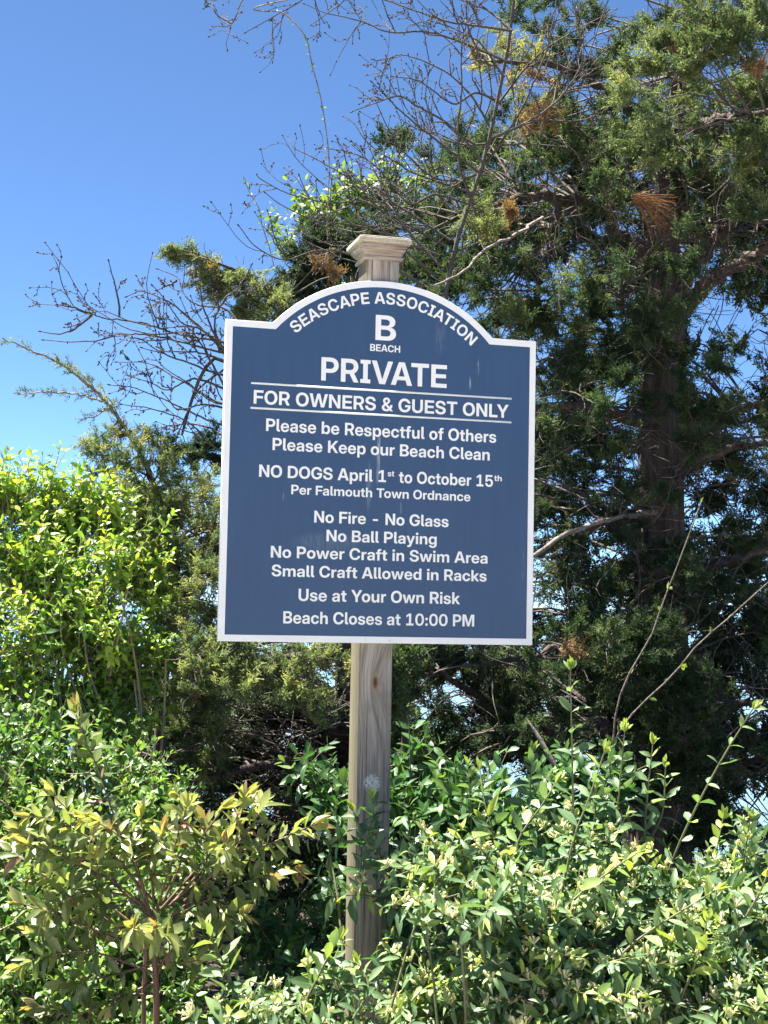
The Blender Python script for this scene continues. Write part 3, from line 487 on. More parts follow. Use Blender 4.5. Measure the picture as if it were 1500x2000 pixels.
    # chalky runs and scuffs: (photo px, py, half width, half height, strength)
    for k, (qx, qy, hw_, hh_, st) in enumerate([(738, 905, 0.0060, 0.062, 0.62), (740, 866, 0.005, 0.024, 0.75), (918, 748, 0.0035, 0.020, 0.5), (934, 720, 0.0030, 0.03, 0.3), (1022, 1110, 0.0035, 0.05, 0.30), (553, 970, 0.003, 0.012, 0.3), (783, 992, 0.003, 0.02, 0.25), (860, 660, 0.02, 0.05, 0.10), (640, 1060, 0.10, 0.03, 0.10), (720, 950, 0.008, 0.07, 0.2)]):
        q = on_plane(qx, qy, 0) - base
        vm = ntb.nodes.new('ShaderNodeVectorMath'); vm.operation = 'SUBTRACT'; ntb.links.new(tcb.outputs['Object'], vm.inputs[0]); vm.inputs[1].default_value = q
        v2 = ntb.nodes.new('ShaderNodeVectorMath'); v2.operation = 'MULTIPLY'; ntb.links.new(vm.outputs[0], v2.inputs[0]); v2.inputs[1].default_value = (1 / hw_, 1 / hw_ * 0.3, 1 / hh_)
        v3 = ntb.nodes.new('ShaderNodeVectorMath'); v3.operation = 'LENGTH'; ntb.links.new(v2.outputs[0], v3.inputs[0])
        ff = mathn(ntb, 'SUBTRACT', 1.0, v3.outputs['Value'], True)
        ff = mathn(ntb, 'MULTIPLY', mathn(ntb, 'MULTIPLY', ff, 2.0, True), mathn(ntb, 'MULTIPLY', mathn(ntb, 'SUBTRACT', noise(ntb, 160 + 20 * k, 3, 0.7, mpb.outputs[0]), 0.40), 5.0, True))
        colb = mixc(ntb, mathn(ntb, 'MULTIPLY', ff, st), colb, (0.50, 0.53, 0.58))
    ntb.links.new(colb, pb_.inputs['Base Color']); pb_.inputs['Roughness'].default_value = 0.42; pb_.inputs['Specular IOR Level'].default_value = 0.35
    bb = ntb.nodes.new('ShaderNodeBump'); bb.inputs['Strength'].default_value = 0.08; bb.inputs['Distance'].default_value = 0.001; ntb.links.new(nb1, bb.inputs['Height']); ntb.links.new(bb.outputs[0], pb_.inputs['Normal'])
    def white(name, c):
        m, nt, p = new_mat(name); r = ramp(nt, [(0.3, tuple(v * 0.93 for v in c)), (0.7, c)]); nt.links.new(noise(nt, 14, 5, 0.65), r.inputs[0]); nt.links.new(r.outputs[0], p.inputs['Base Color']); p.inputs['Roughness'].default_value = 0.5; p.inputs['Specular IOR Level'].default_value = 0.3; return m
    wb = white('white_border', (0.80, 0.80, 0.80)); wl_ = white('white_lettering', (0.82, 0.82, 0.81))
    n = len(inner)
    mb = MB(); fr, bk = P3(inner, -0.0006), P3(inner, -TH + 0.0015)
    tri = tessellate_polygon([[Vector((x, y, 0)) for x, y in inner]])
    def orient(pts, tr):
        a, b, c = (pts[i] for i in tr); return list(tr) if (b[0] - a[0]) * (c[1] - a[1]) - (b[1] - a[1]) * (c[0] - a[0]) > 0 else list(tr)[::-1]
    tris = [orient(inner, t) for t in tri]
    mb.poly(fr, tris); mb.poly(bk, [t[::-1] for t in tris]); mb.add(np.vstack([fr, bk]), [[i, n + i, n + (i + 1) % n, (i + 1) % n] for i in range(n)])
    board = mb.build('sign_board', mbl, root, smooth=False)
    mb = MB(); of, inf, ob, ib = P3(outer, 0.0), P3(inner, 0.0), P3(outer, -TH), P3(inner, -TH)
    o2 = P3(outer - (outer - AC) * 0.002, 0.0012); i2 = P3(inner, 0.0012)
    for A, B in ((of, o2), (o2, i2), (i2, ib), (ib, ob), (ob, of)):
        mb.add(np.vstack([A, B]), [[i, (i + 1) % n, n + (i + 1) % n, n + i] for i in range(n)])
    mb.build('border', wb, board, smooth=False)
    # --- lettering
    NZ = 0.0007
    cache = {}
    def glyph(c):
        if c not in cache:
            adv, cs = GLYPHS[c]
            loops = [np.array([[float(q) for q in pr.split(',')] for pr in s.split()]) / 582.0 for s in cs]     # cap height 1
            pts = np.vstack(loops); offs = np.cumsum([0] + [len(l) for l in loops]); tr = []
            area = [0.5 * np.sum(l[:, 0] * np.roll(l[:, 1], -1) - np.roll(l[:, 0], -1) * l[:, 1]) for l in loops]
            sg = np.sign(area[int(np.argmax(np.abs(area)))])
            holes = [k for k in range(len(loops)) if area[k] * sg < 0]
            for k in range(len(loops)):                                 # each outer loop with the holes inside its own box
                if k in holes: continue
                lo_, hi_ = loops[k].min(0), loops[k].max(0)
                part = [k] + [h for h in holes if (loops[h].min(0) >= lo_).all() and (loops[h].max(0) <= hi_).all()]
                ix = np.concatenate([np.arange(offs[q], offs[q + 1]) for q in part])
                for t in tessellate_polygon([[Vector((x, y, 0)) for x, y in loops[q]] for q in part]): tr.append(tuple(int(ix[v]) for v in t))
            cache[c] = (adv / 291.0, pts, [orient(pts, t) for t in tr])
        return cache[c]
    GAP = 42 / 291.0 * 0 
    KERN = {'AT': -.09, 'TE': 0, 'VA': -.10, 'LY': -.10, 'Yo': -.08, 'To': -.08, 'AP': 0, 'P,': 0, 'Fa': -.04, 'AV': -.1}
    def run(s, x0, x1, y, cap, xf=None):
        """one line of lettering from x0 to x1 (board metres), baseline y"""
        LET = MB(); pos = []; x = 0
        for i, c in enumerate(s):
            if c == ' ': x += 0.36; continue
            a, pts, tr = glyph(c); pos.append((x, c)); x += a + KERN.get(s[i:i + 2], 0)
        lo = pos[0][0] + glyph(pos[0][1])[1][:, 0].min(); hi = pos[-1][0] + glyph(pos[-1][1])[1][:, 0].max()
        k = (x1 - x0) / (hi - lo)
        for gx, c in pos:
            a, pts, tr = glyph(c)
            X = (pts[:, 0] + gx - lo) * k + x0; Yv = pts[:, 1] * cap + y
            if xf: X, Yv = xf(X, Yv, (pts[:, 0].min() + pts[:, 0].max()) / 2 * k + (gx - lo) * k + x0)
            LET.poly(P3(np.stack([X, Yv], 1), NZ), tr)
        return LET
    for s, x0, x1, y, cap in [
        ('B', 0.3830, 0.4375, 0.7705, 0.0650), ('BEACH', 0.3698, 0.4493, 0.7417, 0.0178), ('PRIVATE', 0.2437, 0.5756, 0.6578, 0.0596),
        ('FOR OWNERS & GUEST ONLY', 0.0735, 0.7462, 0.5893, 0.0345), ('Please be Respectful of Others', 0.1064, 0.7131, 0.5226, 0.0315),
        ('Please Keep our Beach Clean', 0.1240, 0.6959, 0.4757, 0.0308), ('NO DOGS April 1', 0.0917, 0.4185, 0.4075, 0.0306), ('st', 0.4227, 0.4399, 0.4230, 0.0150),
        ('to October 15', 0.4520, 0.7058, 0.4075, 0.0306), ('th', 0.7088, 0.7299, 0.4230, 0.0155), ('Per Falmouth Town Ordnance', 0.1741, 0.6449, 0.3676, 0.0238),
        ('No Fire - No Glass', 0.2342, 0.5870, 0.2989, 0.0295), ('No Ball Playing', 0.2668, 0.5559, 0.2529, 0.0291), ('No Power Craft in Swim Area', 0.1262, 0.6940, 0.2083, 0.0292),
        ('Small Craft Allowed in Racks', 0.1297, 0.6922, 0.1620, 0.0288), ('Use at Your Own Risk', 0.1990, 0.6213, 0.1024, 0.0303), ('Beach Closes at 10:00 PM', 0.1616, 0.6604, 0.0460, 0.0303)]:
        run(s, x0, x1, y, cap).build('lettering', wl_, board, smooth=False)
    RB = 0.3350; half = R_(43.7) * RB
    def bend(X, Yv, xc):
        th = xc / RB; dx = X - xc; r = RB + Yv
        return AC[0] + r * math.sin(th) + dx * math.cos(th), AC[1] + r * math.cos(th) - dx * math.sin(th)
    run('SEASCAPE ASSOCIATION', -half, half, 0.0, 0.0300, bend).build('lettering', wl_, board, smooth=False)
    for y in (0.6408, 0.5787):
        mb = MB(); h = 0.0024
        q = np.array([(0.0662, y - h), (0.7543, y - h), (0.7543, y + h), (0.0662, y + h)]); a, b = P3(q, 0.0007), P3(q, -0.0005)
        mb.add(np.vstack([a, b]), [[0, 1, 2, 3]] + [[i, 4 + i, 4 + (i + 1) % 4, (i + 1) % 4] for i in range(4)])
        mb.build('rule_line', wl_, board, smooth=False)
    # painted-over screw heads near the lower edge and at the top
    msr = white('screw_paint', (0.72, 0.72, 0.73))
    for qx, qy in ((714, 1249.5), (761, 1250.5), (772, 556.5)):
        c = on_plane(qx, qy, 0.0012); mb = MB(); th = np.arange(10) * 2 * np.pi / 10
        r0 = np.array([c + 0.0040 * (S_T * math.cos(t) + S_U * math.sin(t)) for t in th]); r1 = np.array([c + S_N * 0.0014 + 0.0028 * (S_T * math.cos(t) + S_U * math.sin(t)) for t in th])
        mb.add(np.vstack([r0, r1]), [[i, (i + 1) % 10, 10 + (i + 1) % 10, 10 + i] for i in range(10)]); mb.poly(r1, [list(range(10))])
        mb.build('screw', msr, board)
    return root
build_sign()

# ------------------------------------------------------------------ cedars
def limb(mb, pts, r0, r1, K=14, sides=8, rough=0.0, seed=0):
    """pts: list of (px, py, Y)"""
    P = spline([at(*p) for p in pts], K)
    if rough:
        g = np.random.default_rng(seed); P[1:-1] += g.normal(0, rough, (K - 2, 3))
    tubes(mb, P[None], taper(1, K, r0, r1), sides)
    return P

def pads(rng, spec, skel, fol, twg, dens=1.0, size=0.075, Y0=6.5, Yvar=0.7, dead=None, temps=None, twigs=9):
    """foliage pads: (px, py, radius px, tint[, Y]); a bough and fine twigs join each pad to the nearest limb"""
    for s in spec:
        px, py, r, tint = s[:4]
        Y = s[4] if len(s) > 4 else Y0 + rng.uniform(-Yvar, Yvar)
        c = at(px, py, Y); R = r * Y / F
        # bough
        d = np.linalg.norm(skel - c, axis=1) + np.where(skel[:, 2] > c[2] + 0.25, 0.4, 0)
        root = skel[int(d.argmin())]
        v = c - root; L = np.linalg.norm(v)
        if L < 1.6:
            midp = root + v * 0.55 + np.array([0, 0, 0.10 * L]) + rng.normal(0, 0.05 * L, 3)
            B = spline([root, midp, c], 7)
            tubes(twg, B[None], taper(1, 7, 0.004 + 0.0045 * min(L, 1), 0.002), 4, 0.4)
            axis = nrm((B[-1] - B[-3]))
        else:
            B = None; axis = nrm(rng.normal(size=3) + np.array([0, 0, 0.4]))
        nb = rng.integers(3, 6)
        for k in range(nb):
            oc = c + rng.normal(0, 0.42, 3) * R * np.array([1, 1, 0.7])
            rr = R * rng.uniform(0.45, 0.8)
            nt0 = max(3, int(dens * 7.5 * (rr / 0.07) ** 2 * rng.uniform(0.7, 1.3)))          # tufts of a few sprays each
            u = rnd_unit(rng, nt0); rad = rr * rng.uniform(0, 1, nt0) ** 0.45
            tpos = oc + u * rad[:, None] * np.array([1, 1, 0.8])
            tax = nrm(u * 0.8 + axis * 0.6 + np.array([0, 0, 0.25]) + rng.normal(0, 0.3, (nt0, 3)))
            ttn = tint + rng.normal(0, 0.05) + rng.normal(0, 0.10, nt0)
            m_ = 6; n = nt0 * m_
            pos = np.repeat(tpos, m_, 0); ax = np.repeat(tax, m_, 0) + rng.normal(0, 0.38, (n, 3)); tt = np.repeat(ttn, m_) + rng.normal(0, .03, n)
            pos = pos + np.repeat(tax, m_, 0) * (np.tile(np.linspace(-.3, .45, m_), nt0) * size)[:, None]
            tgt = dead if (dead is not None and tint > 1.2) else fol
            sprays(tgt, pos - nrm(ax) * size * 0.4, ax, size * 0.72 * rng.uniform(0.6, 1.25, n), np.clip(tt, 0, 1) if tgt is fol else rng.uniform(0, 1, n), rng, temps)
        # twigs inside and beyond the pad
        nt_ = int(twigs * max(1, R / 0.12))
        st = c + rng.normal(0, 0.35, (nt_, 3)) * R
        dr = nrm(rng.normal(size=(nt_, 3)) + axis * 0.4)
        SL = shoot_lines(rng, st, dr, R * rng.uniform(0.6, 1.5, nt_), 5, 0.1, 0.2)
        tubes(twg, SL, taper(nt_, 5, 0.0024, 0.0010), 3, 0.5)

def build_big_cedar():
    rng = np.random.default_rng(11)
    Y = 6.8
    tr = at(1290, 1300, Y); base = np.array([tr[0], Y, 0.0])
    root = thing('red_cedar', 'tall dark red cedar with thick trunk right of the sign', 'tree', base, 'cedar trees')
    # trunk: flared, slightly twisted tube
    tp = [(1292, 1700), (1288, 1400), (1290, 1150), (1290, 950), (1288, 750), (1296, 600), (1300, 450), (1312, 330), (1325, 180), (1345, 20), (1360, -160), (1372, -380)]
    pts = np.vstack([[base + np.array([-0.02, 0, -0.3]), base + np.array([0, 0, 0.15])], [at(a, b, Y) for a, b in tp if b < 1600]])
    P = spline(pts, 40); z = P[:, 2]
    rad = np.interp(z, [-0.3, 0.2, 1.0, 2.0, 2.9, 3.6, 4.4, 6.0], [0.24, 0.17, 0.128, 0.105, 0.085, 0.05, 0.036, 0.02])
    mb = MB(); K = len(P); nS = 26
    th = np.arange(nS) * 2 * np.pi / nS
    flute = 1 + 0.13 * np.sin(th * 5 + z[:, None] * 0.7) + 0.05 * np.sin(th * 11 + z[:, None] * 2.1) + rng.normal(0, 0.02, (K, nS))
    V = P[:, None] + (rad[:, None] * flute)[..., None] * np.stack([np.cos(th), np.sin(th), 0 * th], 1)[None]
    mb.add(V.reshape(-1, 3), [[k * nS + j, k * nS + (j + 1) % nS, (k + 1) * nS + (j + 1) % nS, (k + 1) * nS + j] for k in range(K - 1) for j in range(nS)])
    mb.build('trunk', M['cedar_bark'], root)
    skel = [P[8:]]
    limbs = [  # pixel polylines with distance
        ([(1295, 700, Y), (1340, 600, Y - .1), (1375, 560, Y - .25), (1440, 520, Y - .4), (1540, 470, Y - .6)], .062, .03),
        ([(1300, 640, Y), (1330, 560, Y), (1370, 490, Y + .1), (1340, 420, Y), (1312, 350, Y)], .055, .045),
        ([(1372, 495, Y + .1), (1410, 460, Y + .1), (1450, 410, Y), (1520, 330, Y - .2)], .04, .02),
        ([(1290, 830, Y), (1200, 805, Y - .2), (1120, 800, Y - .35), (1030, 790, Y - .5), (900, 760, Y - .7)], .045, .015),
        ([(1290, 520, Y), (1220, 470, Y - .1), (1150, 400, Y - .1), (1090, 382, Y - .2), (1000, 390, Y - .3), (880, 430, Y - .5)], .05, .015),
        ([(1095, 385, Y - .2), (1080, 450, Y - .2), (1060, 530, Y - .3), (1050, 600, Y - .3)], .022, .010),
        ([(1310, 300, Y), (1240, 220, Y - .3), (1160, 160, Y - .5), (1060, 130, Y - .6), (960, 120, Y - .6)], .04, .012),
        ([(1330, 160, Y), (1390, 100, Y - .4), (1450, 60, Y - .7), (1540, 10, Y - .9)], .04, .02),
        ([(1320, 250, Y), (1390, 240, Y - .5), (1470, 220, Y - .9), (1560, 200, Y - 1.1)], .035, .015),
        ([(1290, 1000, Y), (1210, 1020, Y - .3), (1130, 1040, Y - .5), (1040, 1090, Y - .7), (950, 1150, Y - .9)], .045, .012),
        ([(1290, 920, Y), (1370, 860, Y + .1), (1440, 800, Y + .2), (1560, 760, Y + .2)], .05, .02),
        ([(1300, 940, Y), (1370, 900, Y - .3), (1440, 870, Y - .4), (1550, 880, Y - .6)], .035, .015),
        ([(1290, 1180, Y), (1360, 1120, Y - .3), (1430, 1090, Y - .5), (1540, 1060, Y - .6)], .04, .015),
        ([(1285, 1250, Y), (1200, 1240, Y - .5), (1120, 1250, Y - .8), (1020, 1290, Y - 1.0), (900, 1300, Y - 1.1)], .04, .012),
        ([(1285, 1400, Y), (1180, 1420, Y - .3), (1060, 1430, Y - .6), (960, 1380, Y - .8), (860, 1310, Y - .9)], .05, .015),
        ([(1290, 1350, Y), (1370, 1350, Y - .5), (1460, 1380, Y - .7), (1560, 1400, Y - .8)], .04, .015),
        ([(1320, 1480, Y), (1400, 1500, Y - .4), (1500, 1490, Y - .6), (1560, 1500, Y - .7)], .035, .015),
        ([(1300, 420, Y), (1250, 480, Y - .35), (1225, 540, Y - .5), (1215, 600, Y - .5)], .022, .012),
    ]
    for k, (pp, r0, r1) in enumerate(limbs):
        mb = MB(); Pl = limb(mb, pp, r0 * .78, r1 * .7, 22, 9, 0.012, k); mb.build('branch', M['cedar_bark'], root); skel.append(Pl)
    skel = np.vstack(skel)
    fol, twg, dead = MB(), MB(), MB()
    G = lambda s, t: [(a, b, c, t) for a, b, c in s]
    lit = G([(1330, 120, 75), (1420, 60, 80), (1480, 180, 95), (1380, 240, 80), (1270, 200, 60), (1450, 310, 80), (1310, 290, 60), (1345, 30, 70), (1250, 290, 50), (1500, 40, 80), (1240, 130, 40), (1290, 50, 50)], .50)  # lit boughs: sunlight put into a paler tint
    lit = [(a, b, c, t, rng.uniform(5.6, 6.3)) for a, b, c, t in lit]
    ylw = G([(1040, 120, 52), (1000, 85, 40), (1085, 165, 36), (1020, 160, 35), (960, 130, 30), (930, 100, 28)], .72)
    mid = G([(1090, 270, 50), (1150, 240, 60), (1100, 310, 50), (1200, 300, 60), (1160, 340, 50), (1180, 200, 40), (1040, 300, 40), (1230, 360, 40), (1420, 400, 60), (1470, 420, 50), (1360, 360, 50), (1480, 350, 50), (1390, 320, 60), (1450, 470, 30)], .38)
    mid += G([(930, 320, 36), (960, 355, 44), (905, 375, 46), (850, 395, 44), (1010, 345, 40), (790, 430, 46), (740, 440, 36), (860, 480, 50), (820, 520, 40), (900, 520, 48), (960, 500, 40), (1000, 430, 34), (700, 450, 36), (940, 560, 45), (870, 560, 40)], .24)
    mid += G([(930, 425, 46), (880, 420, 40), (965, 430, 26)], .62)  # yellowish tint stands in for sun on these pads
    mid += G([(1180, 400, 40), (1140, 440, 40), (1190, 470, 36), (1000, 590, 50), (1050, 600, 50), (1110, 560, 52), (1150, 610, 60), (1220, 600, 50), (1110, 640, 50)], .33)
    mid += G([(1060, 650, 44), (1000, 620, 34), (1130, 540, 30)], .5)  # sunlit look given by a paler tint
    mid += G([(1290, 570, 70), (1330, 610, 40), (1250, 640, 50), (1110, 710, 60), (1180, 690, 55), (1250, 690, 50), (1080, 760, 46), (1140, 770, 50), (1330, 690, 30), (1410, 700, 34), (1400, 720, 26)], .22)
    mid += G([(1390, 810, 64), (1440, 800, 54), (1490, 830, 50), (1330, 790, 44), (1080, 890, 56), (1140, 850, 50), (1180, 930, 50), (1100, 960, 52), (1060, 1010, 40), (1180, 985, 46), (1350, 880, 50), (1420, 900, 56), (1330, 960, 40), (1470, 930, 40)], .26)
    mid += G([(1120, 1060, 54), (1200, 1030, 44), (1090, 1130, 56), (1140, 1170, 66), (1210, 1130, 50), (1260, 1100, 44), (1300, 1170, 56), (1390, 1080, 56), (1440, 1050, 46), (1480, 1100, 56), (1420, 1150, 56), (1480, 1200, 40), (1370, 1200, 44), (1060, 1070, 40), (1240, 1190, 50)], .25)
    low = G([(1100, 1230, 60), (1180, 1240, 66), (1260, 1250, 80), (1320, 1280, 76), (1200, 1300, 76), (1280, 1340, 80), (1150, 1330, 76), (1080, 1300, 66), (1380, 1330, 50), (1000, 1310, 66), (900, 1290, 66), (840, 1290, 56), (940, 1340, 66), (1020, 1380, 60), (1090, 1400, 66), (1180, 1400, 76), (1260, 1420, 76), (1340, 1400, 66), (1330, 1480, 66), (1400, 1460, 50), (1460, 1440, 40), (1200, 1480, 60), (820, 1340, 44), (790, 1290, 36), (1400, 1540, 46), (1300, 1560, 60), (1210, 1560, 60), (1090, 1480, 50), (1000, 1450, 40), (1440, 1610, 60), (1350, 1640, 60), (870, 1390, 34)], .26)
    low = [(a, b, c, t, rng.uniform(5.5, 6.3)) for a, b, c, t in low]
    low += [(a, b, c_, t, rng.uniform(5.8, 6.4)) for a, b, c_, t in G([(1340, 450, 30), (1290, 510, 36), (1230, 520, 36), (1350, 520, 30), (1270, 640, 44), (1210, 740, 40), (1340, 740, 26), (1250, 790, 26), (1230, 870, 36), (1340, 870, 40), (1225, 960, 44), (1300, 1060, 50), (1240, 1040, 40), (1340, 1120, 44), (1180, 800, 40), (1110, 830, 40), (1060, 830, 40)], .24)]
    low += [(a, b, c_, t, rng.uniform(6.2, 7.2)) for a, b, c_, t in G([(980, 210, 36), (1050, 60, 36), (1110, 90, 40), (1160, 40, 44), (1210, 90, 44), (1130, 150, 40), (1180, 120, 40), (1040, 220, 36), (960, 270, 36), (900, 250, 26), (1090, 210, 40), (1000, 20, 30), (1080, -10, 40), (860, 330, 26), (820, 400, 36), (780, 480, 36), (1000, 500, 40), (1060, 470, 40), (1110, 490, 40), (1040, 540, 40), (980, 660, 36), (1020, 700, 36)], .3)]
    # small sprig hanging in front of the post edge
    low += [(775, 1310, 22, .33, 3.75), (768, 1380, 20, .33, 3.75), (790, 1275, 24, .33, 3.8), (758, 1345, 14, .33, 3.72)]
    brn = [(1065, 215, 34, 1.5), (1045, 235, 24, 1.5), (1480, 130, 20, 1.5, 5.7), (1340, 110, 16, 1.5, 5.7), (1125, 1268, 18, 1.5, 5.5), (990, 415, 14, 1.5), (1045, 145, 14, 1.5)]
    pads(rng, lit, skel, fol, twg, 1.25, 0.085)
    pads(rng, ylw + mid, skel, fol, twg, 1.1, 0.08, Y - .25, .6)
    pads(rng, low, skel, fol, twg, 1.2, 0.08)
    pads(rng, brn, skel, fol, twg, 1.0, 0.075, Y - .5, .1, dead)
    # deeper, sparser boughs on the far side of the trunk, and boughs beyond the right and top of the frame
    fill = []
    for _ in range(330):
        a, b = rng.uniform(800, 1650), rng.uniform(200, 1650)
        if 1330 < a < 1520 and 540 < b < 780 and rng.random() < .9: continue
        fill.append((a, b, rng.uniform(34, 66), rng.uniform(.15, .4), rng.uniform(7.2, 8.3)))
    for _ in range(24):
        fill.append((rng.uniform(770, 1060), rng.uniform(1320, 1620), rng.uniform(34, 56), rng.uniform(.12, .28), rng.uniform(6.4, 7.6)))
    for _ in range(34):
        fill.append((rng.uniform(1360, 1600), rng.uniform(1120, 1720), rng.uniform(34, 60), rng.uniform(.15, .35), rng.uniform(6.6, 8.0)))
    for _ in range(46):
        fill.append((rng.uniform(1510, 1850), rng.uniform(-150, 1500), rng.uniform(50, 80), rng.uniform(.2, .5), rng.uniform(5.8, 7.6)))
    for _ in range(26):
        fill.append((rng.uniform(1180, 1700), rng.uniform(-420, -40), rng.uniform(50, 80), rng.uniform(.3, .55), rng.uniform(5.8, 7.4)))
    pads(rng, fill, skel, fol, twg, 0.7, 0.10, temps=SPRAYS_COARSE, twigs=12)
    # fine dead twigs through the interior
    n = 1300
    st = skel[rng.integers(0, len(skel), n)] + rng.normal(0, 0.12, (n, 3))
    SL = shoot_lines(rng, st, rng.normal(size=(n, 3)) + np.array([-0.2, -0.3, 0.1]), rng.uniform(0.12, 0.55, n), 7, 0.1, 0.25)
    tubes(twg, SL, taper(n, 7, 0.0035, 0.0012), 3, 0.5)
    fol.build('crown', M['cedar'], root); twg.build('twigs', M['cedar_twig'], root); dead.build('dead_foliage', M['dead_spray'], root)
    # one long bleached dead branch reaching out beside the sign
    db = MB(); limb(db, [(1060, 425, 6.0), (1010, 455, 5.8), (985, 470, 5.7), (940, 495, 5.6), (920, 520, 5.5), (880, 545, 5.4), (838, 566, 5.3)], .008, .004, 22, 5, .004, 3)
    db.build('dead_branch', M['pale_twig'], root); db = MB()
    limb(db, [(1120, 500, 6.2), (1105, 525, 6.15), (1095, 560, 6.1), (1092, 615, 6.1)], .006, .003, 14, 5, .004, 4)
    db.build('dead_branch', M['pale_twig'], root); db = MB()
    limb(db, [(1290, 1000, 6.78), (1215, 1008, 6.3), (1130, 1030, 6.0), (1080, 1060, 5.8), (1035, 1090, 5.7)], .014, .008, 14, 6, .006, 5)
    db.build('dead_branch', M['pale_twig'], root)
build_big_cedar()

def build_back_cedar():
    rng = np.random.default_rng(23)
    Y = 6.2
    c0 = at(690, 1400, Y); base = np.array([c0[0], Y, 0.0])
    root = thing('red_cedar', 'low spreading cedar behind the sign with olive boughs at both sides of its arch', 'tree', base, 'cedar trees')
    mb = MB(); P = spline([base + np.array([0, 0, -.2]), at(690, 1300, Y), at(680, 1000, Y), at(690, 700, Y), at(700, 520, Y)], 20)
    tubes(mb, P[None], taper(1, 20, .11, .03), 10); mb.build('trunk', M['cedar_bark'], root); skel = [P[4:]]
    for k, (pp, r0, r1) in enumerate([
        ([(688, 800, Y), (620, 680, Y - .1), (560, 600, Y - .2), (480, 540, Y - .3), (420, 512, Y - .4)], .028, .005),
        ([(690, 680, Y), (650, 560, Y), (620, 500, Y - .1), (600, 470, Y - .2)], .03, .01),
        ([(690, 600, Y), (720, 500, Y), (740, 440, Y - .1)], .025, .01),
        ([(682, 1050, Y), (560, 960, Y + .1), (450, 900, Y + .2), (340, 870, Y + .2)], .04, .012),
        ([(690, 1440, Y), (640, 1415, Y - .3), (600, 1385, Y - .5), (580, 1350, Y - .6)], .045, .03),
        ([(690, 1250, Y), (600, 1280, Y - .3), (500, 1300, Y - .6), (400, 1290, Y - .8)], .035, .01),
        ([(690, 1450, Y), (600, 1480, Y - .3), (500, 1500, Y - .5), (400, 1520, Y - .6)], .035, .012)]):
        mb = MB(); Pl = limb(mb, pp, r0, r1, 14, 8, .006, 50 + k); mb.build('branch', M['cedar_bark'], root); skel.append(Pl)
    skel = np.vstack(skel); fol, twg, dead = MB(), MB(), MB()
    G = lambda s, t, y=None: [(a, b, c, t) + ((y,) if y else ()) for a, b, c in s]
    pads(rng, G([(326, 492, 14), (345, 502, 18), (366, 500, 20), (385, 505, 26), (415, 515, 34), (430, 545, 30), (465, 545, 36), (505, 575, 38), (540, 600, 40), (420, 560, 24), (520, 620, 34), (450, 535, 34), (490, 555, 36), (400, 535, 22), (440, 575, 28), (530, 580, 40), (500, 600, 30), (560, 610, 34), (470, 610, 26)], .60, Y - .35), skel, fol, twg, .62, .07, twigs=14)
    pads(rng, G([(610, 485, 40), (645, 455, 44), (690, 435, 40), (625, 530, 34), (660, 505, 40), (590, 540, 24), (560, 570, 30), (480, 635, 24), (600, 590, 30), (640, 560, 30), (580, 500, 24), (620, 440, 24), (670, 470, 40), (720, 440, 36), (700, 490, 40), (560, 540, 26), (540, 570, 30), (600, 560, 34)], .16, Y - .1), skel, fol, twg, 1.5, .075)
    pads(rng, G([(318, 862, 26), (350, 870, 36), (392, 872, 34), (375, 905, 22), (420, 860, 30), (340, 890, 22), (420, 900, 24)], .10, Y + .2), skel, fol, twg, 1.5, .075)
    pads(rng, G([(380, 1290, 44), (440, 1300, 54), (500, 1310, 54), (450, 1265, 40), (550, 1290, 48), (600, 1275, 50), (650, 1310, 44), (590, 1340, 44), (480, 1350, 40), (620, 1370, 40), (385, 1330, 34)], .60, Y - 1.65), skel, fol, twg, 1.15, .08)  # pads tinted pale to look sunlit
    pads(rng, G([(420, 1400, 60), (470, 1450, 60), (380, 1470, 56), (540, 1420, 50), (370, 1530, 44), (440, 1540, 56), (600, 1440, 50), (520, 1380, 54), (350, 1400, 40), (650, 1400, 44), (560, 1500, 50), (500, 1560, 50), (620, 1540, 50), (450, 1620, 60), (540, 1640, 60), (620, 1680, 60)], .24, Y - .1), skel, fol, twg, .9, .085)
    pads(rng, [(rng.uniform(460, 800), rng.uniform(600, 1300), rng.uniform(34, 60), .2, Y + rng.uniform(.3, .9)) for _ in range(26) ] , skel, fol, twg, .6, .1, temps=SPRAYS_COARSE)
    pads(rng, [(rng.uniform(230, 820), rng.uniform(1330, 1860), rng.uniform(44, 66), rng.uniform(.12, .3), Y + rng.uniform(-.6, 1.0)) for _ in range(120)], skel, fol, twg, .7, .1, temps=SPRAYS_COARSE)
    pads(rng, [(625, 508, 16, 1.5, Y - .5), (650, 540, 10, 1.5, Y - .5)], skel, fol, twg, .8, .06, dead=dead)
    # tangle of bare dead twigs low down behind the post
    n = 420
    st = np.array([at(rng.uniform(480, 720), rng.uniform(1380, 1650), Y - rng.uniform(-.3, .5)) for _ in range(n)])
    SL = shoot_lines(rng, st, rng.normal(size=(n, 3)) * np.array([1, .6, .5]) + np.array([-.5, 0, .1]), rng.uniform(.15, .5, n), 7, .1, .2)
    tubes(twg, SL, taper(n, 7, .004, .0014), 3, .5)
    fol.build('crown', M['cedar'], root); twg.build('twigs', M['cedar_twig'], root); dead.build('dead_foliage', M['dead_spray'], root)
build_back_cedar()

